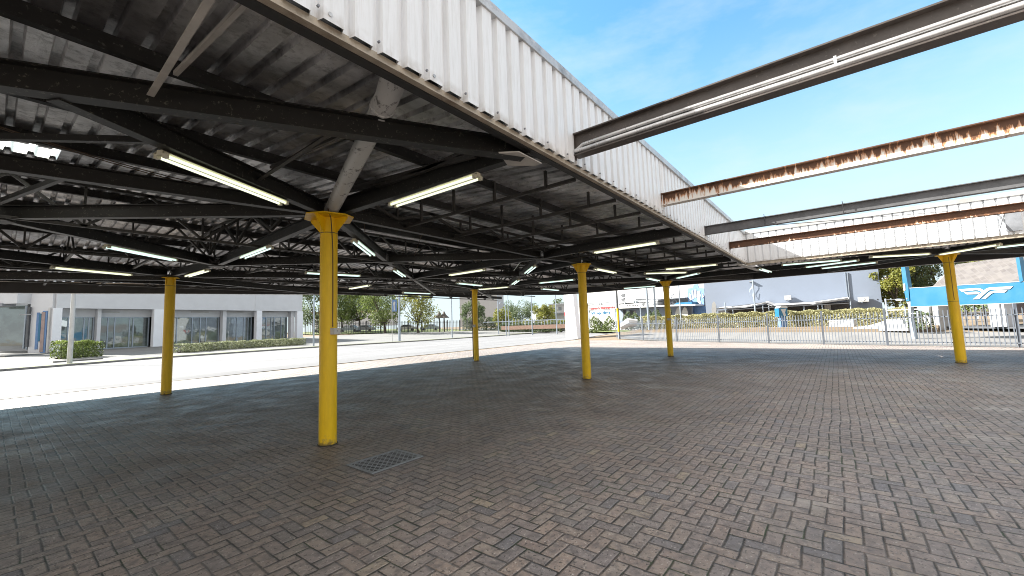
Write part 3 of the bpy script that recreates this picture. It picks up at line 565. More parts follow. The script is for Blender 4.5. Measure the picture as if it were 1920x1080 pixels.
# ------------------------------------------------------------------ columns
def make_column(name, loc, label, group='yellow columns under the canopy', R=0.37):
    x, y = loc; t = thing(name, label, 'column', (x, y, 0), group); n_ = 32
    MB().tube([(x, y, 0.0), (x, y, 0.012), (x, y, 3.276)], [0.121, 0.121, 0.121], n_).build('shaft', 'yellow', t, True)
    pl = MB().prism([(x+R*math.cos(a), y+R*math.sin(a)) for a in [math.radians(d) for d in (8, 52, 98, 128, 188, 232, 278, 308)]], 3.278, 3.292)
    pl.build('cap_plate', 'yellow', t)
    for a in (30, 113, 210, 293):
        a = math.radians(a); d = Vector((math.cos(a), math.sin(a), 0)); s_ = Vector((-d.y, d.x, 0)); c = Vector((x, y, 0)) + d*0.12
        g = MB().plate([c + Vector((0,0,3.04)) - s_*0.006, c + Vector((0,0,3.277)) - s_*0.006, c + d*(R-0.17) + Vector((0,0,3.277)) - s_*0.006, c + d*(R-0.17) + Vector((0,0,3.25)) - s_*0.006], s_, 0.012); g.build('gusset', 'yellow', t)
    MB().tube([(x, y, 3.04), (x, y, 3.052)], 0.1225, n_, False).build('weld_seam', 'wire', t)
    MB().tube([(x, y, 0.002), (x, y, 0.014)], 0.135, n_).build('base_collar', 'grime', t)
    return t
c1 = make_column('yellow_column', N['P1'], 'largest yellow steel column, nearest to the camera, with grey switch box and brown cable beside the drain')
specs = [('P2', 'yellow steel column at the edge of the sunlit paving by the street, in front of the grey shopfronts'),
         ('P3', 'most distant thin yellow column with a dark cable strip down its left side, in front of the tree lined street'),
         ('P4', 'plain yellow column in the middle of the yard, right of the white pylon'),
         ('P5', 'yellow column with a chipped white band in front of the mural building and palisade fence'),
         ('P6', 'leaning yellow column at far right in front of the blue sign band')]
for k, lab in specs:
    make_column('yellow_column', N[k], lab, R=0.21 if k in ('P2', 'P3') else 0.29)
tocam = lambda x, y: Vector((CAM.x-x, CAM.y-y, 0)).normalized()
def box_on(key, z, w, h, side, name='switch_box'):
    x, y = N[key]; par = [o for o in COL.objects if o.type == 'EMPTY' and o.name.startswith('yellow_column') and (o.location - Vector((x, y, 0))).length < 0.01][0]
    d = tocam(x, y); r_ = Vector((-d.y, d.x, 0)); r_ = r_ if r_.dot(CR) > 0 else -r_
    c = Vector((x, y, z)) + d*0.135*math.cos(side) + r_*0.135*math.sin(side); dd = (c-Vector((x, y, z))).normalized(); tt = Vector((-dd.y, dd.x, 0))
    b = MB(); b.plate([c - tt*w/2 - dd*0.03 - Vector((0,0,h/2)), c + tt*w/2 - dd*0.03 - Vector((0,0,h/2)), c + tt*w/2 - dd*0.03 + Vector((0,0,h/2)), c - tt*w/2 - dd*0.03 + Vector((0,0,h/2))], dd, 0.075)
    o = b.build(name, 'box_grey', par)
    b = MB(); b.plate([c + dd*0.0455 + tt*q*w*0.36 + tt*0.006 + Vector((0,0,h*r*0.3-0.006)) for q, r in [(0.0, 0.0)]] + [c + dd*0.0455 + tt*0.01 + Vector((0,0,-0.006)), c + dd*0.0455 + tt*0.01 + Vector((0,0,0.008)), c + dd*0.0455 - tt*0.01 + Vector((0,0,0.008))], dd, 0.002); b.build('screw', 'darkgrey', o)
    return par, d, r_
par, d, r_ = box_on('P1', 1.60, 0.115, 0.092, math.radians(40))
P0 = Vector((0, 0, 0)); f_ = lambda s_, z, rr=0.128: d*rr*math.cos(s_) + r_*rr*math.sin(s_) + Vector((0, 0, z))
MB().tube([f_(math.radians(-8), 3.42, 0.2), f_(math.radians(-2), 3.33, 0.32), f_(math.radians(6), 3.24, 0.22), f_(math.radians(16), 3.1, 0.132), f_(math.radians(24), 2.8), f_(math.radians(26), 2.3), f_(math.radians(26), 1.66)], 0.007, 8).build('cable', 'wire', par)
par3, d3, r3 = box_on('P3', 1.62, 0.12, 0.12, math.radians(-30))
x3, y3 = N['P3']; q3 = Vector((x3, y3, 0))
MB().bar(q3 - r3*0.13 + Vector((0,0,0.1)), q3 - r3*0.13 + Vector((0,0,3.26)), 0.05, 0.03).build('cable_tray', 'wire', par3)
par5, d5, r5 = box_on('P5', 1.62, 0.16, 0.10, math.radians(15))
x6, y6 = N['P6']; q6 = Vector((x6, y6, 0)); par6 = [o for o in COL.objects if o.name.startswith('yellow_column') and (o.location - q6).length < 0.01][0]
d6 = tocam(x6, y6); r6 = Vector((-d6.y, d6.x, 0)); r6 = r6 if r6.dot(CR) > 0 else -r6
MB().tube([q6 + d6*0.125 + r6*0.02 + Vector((0,0,3.2)), q6 + d6*0.125 + r6*0.025 + Vector((0,0,1.9))], 0.006, 6).build('cable', 'wire', par6)
MB().tube([q6 + Vector((0,0,1.85)), q6 + Vector((0,0,1.862))], 0.1235, 32, False).build('weld_seam', 'wire', par6)

# ------------------------------------------------------------------ downpipe
dp = thing('downpipe', 'grey plastic rainwater downpipe slanting from the gutter to the nearest column', 'downpipe', (0, 0, 3.3))
pA, pB_ = Vector((-1.20, -3.26, 3.66)), Vector((-0.02, -0.02, 3.42)); e0 = Vector((-1.20, -3.30, 3.52)); e1 = Vector((-1.12, -3.05, 3.44))
low = Vector((0.02, -0.02, 3.40))
pA = Vector((-1.17, -3.34, 3.80)); e0 = Vector((-1.16, -3.26, 3.68)); e1 = Vector((-1.02, -2.93, 3.60))
MB().tube([e1 - (low-e1).normalized()*0.02, low], 0.097, 24).build('pipe', 'pvc', dp, True)
MB().tube([pA, e0, e0.lerp(e1, 0.5) - Vector((0,0,0.02)), e1, e1 + (low-e1).normalized()*0.12], [0.104, 0.104, 0.104, 0.102, 0.102], 24).build('elbow', 'pvc', dp, True)
for t in (0.045, 0.06): c = e1.lerp(low, t); MB().tube([c, c + (low-e1).normalized()*0.02], 0.109, 24).build('collar', 'pvc', dp, True)
MB().tube([Vector((0.02, -0.02, 3.296)), Vector((0.02, -0.02, 3.37))], 0.105, 24).build('socket', 'trim', dp, True)

# ------------------------------------------------------------------ court beams
def court_beam(u, z0, z1, m, label, pipes=False):
    t = thing('court_beam', label, 'steel beam', (u, VF, z0), 'steel beams spanning the open court')
    MB().ibeam((u, VF-0.042, z0), (u, VE, z0), z1-z0, 0.13, 0.014, 0.01).build('beam', m, t)
    MB().box((u-0.07, VF-0.045, z0-0.03), (u+0.07, VF-0.037, z1+0.01)).build('end_plate', m, t)
    if pipes:
        for dz, dx in ((0.052, -0.040), (0.112, -0.036)):
            pts = [(u+dx, VF-0.06, z0+0.06), (u+dx, VF-0.16, z0+dz)] + [(u+dx, VF-0.16-i*1.0, z0+dz+0.004*math.sin(i*2.1)) for i in range(1, 13)]
            MB().tube(pts, 0.027 if dz < 0.1 else 0.022, 10).build('conduit', 'conduit', t, True)
        for i in range(1, 6): MB().box((u-0.058, VF-2.4*i, z0+0.03), (u-0.006, VF-2.4*i-0.02, z0+0.135)).build('clip', 'conduit', t)
    return t
court_beam(1.04, 3.50, 3.765, 'beam_brown', 'nearest dark court beam carrying two bright conduits, high against the blue sky', True)
court_beam(4.10, 3.57, 3.785, 'rust_a', 'court beam with heavily peeling white paint and rust against the sky')
tb = court_beam(7.08, 3.52, 3.715, 'beam_grey', 'slim grey black court beam, third from the camera')
court_beam(9.88, 3.555, 3.735, 'rust_b', 'farthest court beam, brown rust streaked over white, in front of the white fascia')
hw = MB()
for v0 in (-4.8, -6.1): hw.tube([(7.08-0.07, v0, 3.50), (7.08-0.075, v0-0.01, 3.60), (7.08-0.07, v0, 3.76)], 0.006, 6)
hw.tube([(7.08-0.02, -5.0, 3.5), (7.2, -6.0, 3.44), (8.0, -7.0, 3.50), (8.9, -7.8, 3.60), (9.8, -8.2, 3.70)], 0.006, 6)
tag(hw.build('loose_wire', 'black'), 'thin loose wire hanging between the two farthest court beams', 'wire')

# ------------------------------------------------------------------ lamps
def make_light():
    t = thing('fluorescent_light', 'x', 'light fitting', (0, 0, 3.3), 'fluorescent light fittings under the canopy')
    MB().box((-0.78, -0.030, -0.048+3.3), (0.78, 0.030, 3.298)).add([(-0.78, -0.075, 3.268), (0.78, -0.075, 3.268), (0.78, 0.075, 3.268), (-0.78, 0.075, 3.268), (-0.78, -0.03, 3.285), (0.78, -0.03, 3.285), (0.78, 0.03, 3.285), (-0.78, 0.03, 3.285)], [(0,1,5,4),(2,3,7,6),(0,3,2,1)]).build('housing', 'fitting', t)
    for s_ in (-1, 1):
        MB().tube([(-0.735, s_*0.046, 3.246), (0.735, s_*0.046, 3.246)], 0.0155, 10).build('tube', 'tube_cool', t, True)
        for e in (-1, 1): MB().box((e*0.76-0.018, s_*0.046-0.02, 3.225), (e*0.76+0.018, s_*0.046+0.02, 3.267)).build('lamp_holder', 'fitting', t)
    return t
def Gz(px, py, z):
    d = ray(px, py); t = (z-CAM.z)/d.z; p = CAM + d*t; return Vector((p.x, p.y, z))
LS = [((-2.17, -1.11), (-0.81, -0.40), 'w', 'long bright twin tube fitting on the diagonal beam up and left of the nearest column'),
      ((0.20, -1.28), (0.22, -2.85), 'w', 'twin tube fitting on the beam right of the nearest column, pointing at the white fascia'),
      ((1.03, 1.06), (2.15, 2.18), 'c', 'cool white fitting on the diagonal beam just behind the nearest column, to its right'),
      ((0.25, 4.21), (0.20, 2.57), 'c', 'short looking fitting on the beam just left of the nearest column'),
      ((-1.87, 4.34), (-0.63, 5.36), 'c', 'cool white fitting on the diagonal beam above left of the street side column'),
      ((0.24, 8.20), (0.30, 6.65), 'w', 'fitting on the beam that meets the street side column from the right'),
      ((-2.29, 8.0), (-0.83, 8.62), 'w', 'long fitting left of the street side column, lowest at the left of the roof'),
      ((5.80, -1.42), (5.74, -2.95), 'w', 'long twin fitting right of the mid yard column head, at a dark beam end'),
      ((3.91, 3.83), (5.0, 4.85), 'c', 'small fitting farther along the diagonal beam behind the nearest column'),
      ((5.95, 3.75), (5.9, 2.2), 'w', 'fitting in the centre of the roof on the beam running toward the mid yard'),
      ((6.55, 0.85), (7.6, 1.93), 'c', 'steep fitting on the diagonal beam left of the mid yard column, upper one of two'),
      ((9.0, 3.3), (10.1, 4.45), 'c', 'steep fitting on the diagonal beam left of the mid yard column, lower one of two'),
      ((2.4, 5.75), (3.8, 5.5), 'c', 'horizontal fitting passing behind the nearest column'),
      ((5.71, 9.29), (5.59, 7.6), 'w', 'fitting low under the roof just right of the nearest column, over the street trees'),
      ((10.64, 3.4), (10.75, 2.04), 'c', 'cool fitting left of the mid yard column, under the far trusses'),
      ((13.0, 4.99), (14.5, 5.02), 'c', 'small fitting left of the mid yard column near the outer eaves'),
      ((7.84, 5.38), (9.38, 5.52), 'c', 'fitting left above the most distant column'),
      ((10.62, 6.7), (10.86, 5.4), 'w', 'fitting right above the most distant column head'),
      ((8.6, 9.7), (10.1, 9.6), 'c', 'narrow fitting at the street eaves left of the most distant column'),
      ((8.57, -0.05), (10.05, -0.02), 'w', 'fitting immediately right of the mid yard column head'),
      ((11.24, -0.66), (12.24, -1.71), 'w', 'level looking fitting directly above the column by the mural building'),
      ((10.64, -1.56), (10.87, -3.03), 'w', 'upper fitting right of the column by the mural building'),
      ((14.0, -0.95), (12.96, -2.0), 'c', 'cool fitting just right of the column by the mural building'),
      ((12.9, -0.09), (14.4, -0.04), 'c', 'fitting touching the left side of the column head by the mural building'),
      ((13.59, -3.87), (14.95, -4.0), 'c', 'small fitting under the inner corner of the fascia'),
      ((12.95, -4.6), (13.2, -6.05), 'c', 'thin cool fitting along the underside of the far fascia, leftmost one'),
      ((14.46, -5.17), (13.8, -6.5), 'c', 'middle fitting of the three behind the left half of the far fascia'),
      ((15.5, -5.6), (15.1, -7.0), 'c', 'longest fitting behind the left half of the far fascia, nearest the blue wall'),
      ((13.16, -6.79), (13.9, -8.1), 'w', 'fitting below the far fascia left of the right hand column'),
      ((14.35, -8.45), (13.2, -9.3), 'w', 'fitting touching the right hand column head'),
      ((13.9, -9.4), (13.5, -10.9), 'c', 'fitting at the right edge of the photo under the far fascia'),
      ((16.7, 2.48), (17.0, 1.0), 'c', 'far fitting near the outer eaves left of the mural column, double looking')]
L0 = make_light()
warm = copy_tree(L0)
for o in [x for x in COL.objects if x.parent == warm and x.name.startswith('tube')]:
    o.data = o.data.copy(); o.data.materials[0] = MAT['tube_warm']
used = {'c': False, 'w': False}
for (p, q, k, lab) in LS:
    src = L0 if k == 'c' else warm
    o = src if not used[k] else copy_tree(src); used[k] = True
    m = (Vector(p)+Vector(q))/2; o.location = (m.x, m.y, 3.302); o.rotation_euler = (0, 0, math.atan2(q[1]-p[1], q[0]-p[0])); o['label'] = lab
# ------------------------------------------------------------------ drain
dr = thing('drain_grate', 'rectangular cast iron drain grate with diamond openings set in the brick paving', 'drain', (0.02, -1.37, 0))
x0, x1, y0, y1 = -0.345, 0.375, -1.64, -1.10
MB().box((x0, y0, -0.01), (x1, y1, 0.0035)).build('pit', 'gutter', dr)
b = MB(); b.box((x0, y0, 0.0), (x1, y0+0.035, 0.013)); b.box((x0, y1-0.035, 0.0), (x1, y1, 0.013)); b.box((x0, y0+0.035, 0.0), (x0+0.035, y1-0.035, 0.013)); b.box((x1-0.035, y0+0.035, 0.0), (x1, y1-0.035, 0.013)); b.build('frame', 'iron', dr)
b = MB(); gx0, gx1, gy0, gy1 = x0+0.035, x1-0.035, y0+0.035, y1-0.035
for sgn, zz in ((1, 0.0105), (-1, 0.0085)):
    c = -2.0
    while c < 2.0:
        pts = []
        for (X, Y) in ((gx0, None), (gx1, None), (None, gy0), (None, gy1)):
            if X is not None: Y = sgn*(X-0.015) + c - 1.37
            else: X = sgn*(Y + 1.37 - c) + 0.015
            if gx0-1e-4 <= X <= gx1+1e-4 and gy0-1e-4 <= Y <= gy1+1e-4: pts.append((X, Y))
        if len(pts) >= 2:
            p = min(pts); q = max(pts)
            if math.dist(p, q) > 0.02: b.bar((*p, zz-0.003), (*q, zz-0.003), 0.010, 0.006)
        c += 0.078
b.build('grate', 'iron', dr)
struct(MB().box((x0-0.02, y0-0.02, -0.01), (x1+0.02, y1+0.02, 0.002)).build('drain_surround', 'kerb'))
# ------------------------------------------------------------------ helpers for facades
class Wall:
    """vertical plane A->B; boxes are given by photo pixels or by (s, z) and a depth range measured outwards"""
    def __init__(s, A, B):
        s.A = Vector(A); s.e = Vector((B[0]-A[0], B[1]-A[1], 0)); s.len = s.e.length; s.e.normalize()
        s.n = Vector((-s.e.y, s.e.x, 0))
        if s.n.dot(CAM - s.A) < 0: s.n = -s.n
        s.B = Vector(B)
    def px(s, x, y): return hit(s.A, s.B, x, y)
    def P(s, a, z, d=0.0): q = s.A + s.e*a + s.n*d; return Vector((q.x, q.y, z))
    def box(s, b, s0, s1, z0, z1, d0, d1):
        vs = [s.P(a, z, d) for d in (d0, d1) for a, z in ((s0, z0), (s1, z0), (s1, z1), (s0, z1))]
        return b.add(vs, [(0,3,2,1),(4,5,6,7),(0,1,5,4),(1,2,6,5),(2,3,7,6),(3,0,4,7)])
    def pbox(s, b, x0, y0, x1, y1, d0, d1):
        ym = (y0+y1)/2; xm = (x0+x1)/2; s0 = s.px(x0, ym)[0]; s1 = s.px(x1, ym)[0]; za = zat(s.P(*s.px(xm, ym)), xm, y0); zb = zat(s.P(*s.px(xm, ym)), xm, y1); return s.box(b, s0, s1, min(za, zb), max(za, zb), d0, d1)
    def poly(s, b, pts, d0, d1):
        q = [s.px(*p) for p in pts]; return b.plate([s.P(a, z, d0) for a, z in q], s.n, d1-d0)
def part(parent, name, m, fn, smooth=False): b = MB(); fn(b); return b.build(name, m, parent, smooth)
def leaves(b, pts, size, flat=0.0):
    for p in pts:
        a = Vector(rng.normal(size=3)); a.normalize(); c = Vector(rng.normal(size=3)); c = (c - a*c.dot(a)).normalized(); k = size*rng.uniform(0.6, 1.3); p = Vector(p)
        d = a.cross(c).normalized()
        b.add([p - c*k*0.5, p + d*k*0.28 + a*k*0.06, p + c*k*0.5, p - d*k*0.28 + a*k*0.06], [(0, 1, 2, 3)])
def hedge(name, label, pts, w, h, m, n_per_m, size, z0=0.0, top_j=0.12, group=None):
    """loose leafy box along a polyline of ground points"""
    t = thing(name, label, 'hedge', tuple(pts[0]), group)
    b = MB(); c = MB()
    for p, q in zip(pts, pts[1:]):
        p = Vector(p); q = Vector(q); l = (q-p).length; d = (q-p).normalized(); nn = Vector((-d.y, d.x, 0)).normalized(); P_ = []
        for i in range(int(l*n_per_m*2.2)):
            a = rng.uniform(0, l); u_ = rng.uniform(-1, 1); v_ = rng.uniform(0, 1)
            if rng.random() < 0.8:
                f = rng.integers(0, 3)
                if f == 0: v_ = 1 - abs(rng.normal())*0.06
                elif f == 1: u_ = 1 - abs(rng.normal())*0.08
                else: u_ = -1 + abs(rng.normal())*0.08
            hh = h*(1 + top_j*math.sin(a*2.3 + u_)*0.5 + top_j*0.5*math.sin(a*5.1)); r = 1 - 0.25*max(0, v_-0.6)
            P_.append(p + d*(a + rng.normal()*0.03) + nn*u_*w/2*r + Vector((0, 0, z0 + v_*hh)))
        leaves(b, P_, size)
        c.bar(p + Vector((0,0,z0+0.06)), q + Vector((0,0,z0+0.06)), 0.12, 0.10)
        for i in range(max(2, int(l/0.5))):
            a = (i+0.5)*l/max(2, int(l/0.5)); o = p + d*a + Vector((0, 0, z0))
            c.tube([o, o + Vector((rng.normal()*0.05, rng.normal()*0.05, h*0.8))], [0.03, 0.008], 5)
    b.build('foliage', m, t); c.build('stems', 'bark', t); return t
def tree_parts(name, label, base, H, R, trunk_h, m, n, size, group=None, seed=1, squash=0.75, clumps=26, tr=0.16):
    g = np.random.default_rng(seed); t = thing(name, label, 'tree', tuple(base), group); base = Vector(base)
    cz = base.z + trunk_h + (H-trunk_h)*0.5; b = MB(); w = MB()
    top = base + Vector((g.normal()*0.15, g.normal()*0.15, trunk_h))
    w.tube([base + Vector((0,0,-0.1)), base.lerp(top, 0.5) + Vector((g.normal()*0.08, g.normal()*0.08, 0)), top], [tr*1.35, tr, tr*0.85], 8)
    cl = []
    for i in range(clumps):
        th = g.uniform(0, 2*PI); rr = R*math.sqrt(g.uniform(0.05, 1))*0.82; z = g.uniform(-1, 1)
        zz = cz + z*(H-trunk_h)*0.5*math.sqrt(max(0.08, 1-(rr/R)**2))*squash/0.75
        cl.append((Vector((base.x + rr*math.cos(th), base.y + rr*math.sin(th), zz)), R*g.uniform(0.2, 0.36)))
    for i, (c, r) in enumerate(cl):
        if i % 3 == 0 or r > R*0.3:
            mid = top.lerp(c, 0.5) + Vector((0, 0, -0.1*R)); w.tube([top, mid, c], [tr*0.5, tr*0.3, tr*0.08], 5)
        k = int(n/clumps); P_ = []
        for _ in range(k):
            d = Vector(g.normal(size=3)); d.normalize(); P_.append(c + d*r*(g.uniform(0.25, 1)**0.5)*(1 if g.random() > 0.1 else 1.3))
        leaves(b, P_, size)
    w.build('trunk', 'bark', t, True); b.build('crown', m, t); return t
def pole(name, label, base, z1, r0, m, cat='pole', r1=None, top=None, group=None):
    t = thing(name, label, cat, tuple(base), group); b = Vector(base)
    tp = Vector(top) if top is not None else Vector((b.x, b.y, z1))
    MB().tube([b - Vector((0,0,0.1)), tp], [r0, r1 or r0*0.75], 12).build('shaft', m, t, True)
    MB().tube([b, b + Vector((0,0,0.05))], r0*1.6, 12).build('base_plate', 'midgrey', t); return t

# ------------------------------------------------------------------ grey shop building across the street
A = gp(110, 663); B = gp(563, 637)
w1 = Wall(A, B); shop = thing('shop_building', 'long low pale grey shop building with recessed glazed shopfronts and white pillars across the street', 'building', tuple(A))
zs0 = w1.px(110, 582)[1]; zs1 = w1.px(563, 581)[1]; zso = (zs0+zs1)/2; ztop = w1.px(420, 556)[1]; Lw = w1.len
zg = lambda s_: T(*(w1.P(s_, 0)[:2])) + 0.11
part(shop, 'upper_wall', 'bwall', lambda b: (w1.box(b, -0.35, Lw+0.2, zso, ztop+1.3, -0.25, 0.05), w1.box(b, Lw-6.3, Lw+0.2, zso+0.002, ztop+2.4, -0.26, 0.09)))
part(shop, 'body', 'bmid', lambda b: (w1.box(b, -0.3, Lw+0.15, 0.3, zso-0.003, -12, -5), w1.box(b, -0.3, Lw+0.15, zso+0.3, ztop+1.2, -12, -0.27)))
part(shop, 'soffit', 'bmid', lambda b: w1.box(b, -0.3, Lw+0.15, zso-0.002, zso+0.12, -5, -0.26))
part(shop, 'plinth', 'pave2', lambda b: w1.box(b, -0.6, Lw+0.5, zg(0)-0.6, zg(0)+0.08, -5, 0.3))
for (xa, xb, m, pr) in ((97, 114, 'bpil', 0.12), (287, 305, 'bpil', 0.12), (480, 490, 'bpil', 0.12), (556, 567, 'bpil', 0.12)):
    part(shop, 'pillar', m, lambda b: w1.box(b, w1.px(xa, 620)[0], w1.px(xb, 620)[0], zg(0)-0.5, zso-0.003, -0.5, pr))
RD = -0.95
wr = Wall(w1.P(0, A.z, RD), w1.P(Lw, B.z, RD))
zh = zso - 0.75
for (xa, xb) in ((185, 192), (421, 428), (549, 555)): part(shop, 'pier', 'bwall', lambda b: w1.box(b, w1.px(xa, 620)[0], w1.px(xb, 620)[0], zg(0)-0.5, zso-0.004, RD-0.15, -0.45))
part(shop, 'bulkhead', 'bwall', lambda b: w1.box(b, 0, Lw, zh, zso-0.003, RD-0.25, RD-0.16))
part(shop, 'interior', 'shade', lambda b: (w1.box(b, 0, Lw, zg(0)-0.4, zso-0.05, -4.95, -4.9),))
def window(x0, x1, mull, y_top=599, name='shop_window'):
    s0, s1 = w1.px(x0, 620)[0], w1.px(x1, 620)[0]; zb = zg((s0+s1)/2) + 0.10
    g = part(shop, name, 'glass', lambda b: w1.box(b, s0, s1, zb, zh-0.002, RD-0.24, RD-0.20))
    def fr(b):
        for m_ in [x0] + mull + [x1]:
            c = w1.px(m_, 620)[0]; w1.box(b, c-0.045, c+0.045, zb, zh-0.003, RD-0.199, RD-0.13)
        w1.box(b, s0, s1, zb-0.06, zb+0.05, RD-0.198, RD-0.12); w1.box(b, s0, s1, zh-0.08, zh-0.004, RD-0.198, RD-0.125)
    fb = MB(); fr(fb); fb.build('frame', 'galv', g)
window(114, 183, [135, 165, 174]); window(193, 287, [210, 223, 251, 258]); window(305, 419, [340, 369, 384, 395]); window(429, 480, [453, 466, 474]); window(490, 547, [508, 517, 523, 536])
part(shop, 'strip_light', 'white', lambda b: [w1.pbox(b, x0, 583.5, x1, 585.2, RD-0.15, RD-0.05) for x0, x1 in ((193, 232), (367, 400), (434, 465), (497, 522))])
part(shop, 'parapet_railing', 'midgrey', lambda b: [w1.box(b, s_, s_+0.05, ztop+1.3, ztop+2.0, -0.1, -0.05) for s_ in np.arange(0, Lw-7, 0.35)] + [w1.box(b, 0, Lw-6.5, ztop+1.95, ztop+2.0, -0.101, -0.045)])
# corner entrance wing at the far left
A2 = w1.P(w1.px(97, 640)[0], A.z, 0.0); d2 = ray(-70, 640); 
B2 = at_dist(-70, math.dist((A2.x, A2.y), (CAM.x, CAM.y))*0.98 + 8)
w2 = Wall(A2, B2); 
part(shop, 'side_wall', 'bwall', lambda b: (w2.pbox(b, 96.5, 665, 56, 540, -0.3, 0.0), w2.pbox(b, 56, 572, -70, 535, -0.3, 0.9)))
part(shop, 'side_recess', 'bmid', lambda b: (w2.pbox(b, 56, 668, 40, 560, -1.3, -0.9), w2.pbox(b, 40, 668, -70, 560, -2.3, -2.0)))
part(shop, 'poster_panel', 'bluedark', lambda b: (w2.pbox(b, 88, 662, 79, 583, 0.01, 0.06), w2.pbox(b, 73, 655, 68, 586, 0.01, 0.05)))
part(shop, 'poster_panel', 'pink', lambda b: w2.pbox(b, 84.5, 660, 78, 585, 0.061, 0.09))
part(shop, 'poster_panel', 'blue', lambda b: w2.pbox(b, 77.5, 640, 73.5, 588, 0.03, 0.07))
part(shop, 'downpipe', 'white', lambda b: w2.pbox(b, 94, 664, 91, 577, 0.01, 0.12))
part(shop, 'corner_post', 'darkgrey', lambda b: (w2.pbox(b, 59.5, 650, 57, 576, 0.1, 0.25), w2.pbox(b, 40, 650, 38, 562, -0.6, -0.45)))
part(shop, 'lamp_bracket', 'midgrey', lambda b: (w2.pbox(b, 66, 591, 44, 589, 0.26, 0.34),))
part(shop, 'entrance_window', 'glass', lambda b: w2.pbox(b, 20, 650, -70, 573, -1.2, -1.1))
part(shop, 'entrance_door', 'glass', lambda b: w2.pbox(b, 54, 656, 43, 592, -0.5, -0.4))
part(shop, 'window_frame', 'galv', lambda b: (w2.pbox(b, 21.5, 655, 19, 573, -1.25, -1.0), w2.pbox(b, 38, 655, 36.5, 562, -1.25, -1.0), w2.pbox(b, 54.5, 656, 52.5, 590, -0.5, -0.35), w2.pbox(b, 43, 656, 41, 590, -0.5, -0.35)))
sg = part(shop, 'entrance_sign', 'white', lambda b: w2.pbox(b, 21, 567, -40, 558, 0.95, 1.02)); sg['label'] = 'white sign strip with small grey characters'
part(shop, 'canopy_arm', 'midgrey', lambda b: (w2.pbox(b, 30, 576, -40, 571, 0.0, 1.0),))
part(shop, 'sign_letters', 'midgrey', lambda b: [w2.pbox(b, x, 564.5, x-2.2, 561, 1.021, 1.03) for x in (19, 10, 4, 1)])
struct(MB().prism([tuple(w2.P(-1, 0, 4)[:2]), tuple(w2.P(9, 0, 4)[:2]), tuple(w2.P(9, 0, -3)[:2]), tuple(w2.P(-1, 0, -3)[:2])], 0.2, T(A2.x, A2.y)+0.14).build('forecourt', 'pave2'))

# street side planting and poles
kb_ = gp(95, 673); ke = gp(187, 672)
hedge('hedge', 'short square clipped green shrub by the white lamp pole across the street', [gp(104, 676), gp(182, 670)], 1.6, 1.25, 'leaf_d', 900, 0.13, 0.1)
hedge('hedge', 'long low silvery clipped hedge in front of the shopfronts', [gp(333, 664), gp(420, 657), gp(500, 652), gp(569, 648)], 1.3, 0.72, 'leaf_e', 520, 0.12, 0.1)
pb_ = gp(105, 680); 
tag(part(None, 'planter_kerb', 'kerb', lambda b: b.bar(gp(100, 683.5)+Vector((0,0,0.15)), gp(192, 676.5)+Vector((0,0,0.15)), 0.15, 0.14)), 'low brown concrete edging in front of the short clipped shrub', 'kerb')
pl = [(gp(130, 685), (138, 500), 0.135, 'thick white lamp pole beside the short clipped shrub', 'white'),
      (gp(588, 651), (587, 540), 0.085, 'slim grey pole at the right end of the long silvery hedge', 'galv'),
      (gp(749, 641), (747, 540), 0.155, 'stout pale pole in front of the street trees', 'galv'),
      (gp(848, 634.5), (845, 545), 0.09, 'grey pole on the grass verge right of the street trees', 'galv'),
      (gp(935, 628), (932, 545), 0.09, 'pole with dark bracket just right of the most distant column', 'galv')]
for b_, t_, r_0, lab, m in pl: pole('street_pole', lab, b_, zat(b_, *t_), r_0, m, group='poles along the street')
bd = gp(735.5, 642); t = thing('banner_sign', 'small blue and white banner on a thin post beside the stout pale pole', 'sign', tuple(bd))
MB().tube([bd, Vector((bd.x, bd.y, zat(bd, 735, 561)))], 0.035, 8).build('post', 'white', t)
wb = Wall(bd + CR*0.06, bd + CR*2)
part(t, 'banner', 'bluedark', lambda b: wb.pbox(b, 735.5, 584, 744, 562, -0.02, 0.02)); part(t, 'banner_emblem', 'white', lambda b: (wb.poly(b, [(739, 565), (741.5, 567), (740, 573), (741, 581), (738.5, 583), (738, 574), (737, 569)], 0.021, 0.03), wb.poly(b, [(737.5, 588), (740.5, 587.5), (740.3, 590), (738, 590)], 0.0, 0.02)))

# street trees, dark fence, thatched shelters
sp = [(722, 626, 5.4, 2.75, 1.7, 'leaf_a', 'spreading olive green street tree with a forked trunk, left of the blue banner'),
      (785, 625, 5.2, 2.7, 1.6, 'leaf_c', 'yellow green street tree with a forked trunk, right of the stout pale pole'),
      (675, 622, 5.3, 2.6, 1.7, 'leaf_a', 'olive tree immediately right of the nearest column, second from the left'),
      (640, 623, 5.6, 2.6, 1.7, 'leaf_a', 'tree half hidden behind the nearest column, leftmost of the row'),
      (598, 625, 6.0, 2.6, 1.3, 'leaf_b', 'grey green tree between the shop corner and the nearest column'),
      (696, 618, 6.4, 2.6, 1.8, 'leaf_b', 'tree standing behind between the two forked street trees and the fence')]
for i, (x, y, H_, R_, th, m, lab) in enumerate(sp):
    P_ = gp(x, y); k = math.dist((P_.x, P_.y), (CAM.x, CAM.y))/66.0
    tree_parts('street_tree', lab, P_, zat(P_, x, 547) - P_.z + 1.0*k, R_*k*1.5, th*k, m, 5200, 0.27*k, 'trees along the street', 20+i, 0.8, 30, 0.2)
fa, fb = gp(572, 628), gp(885, 621)
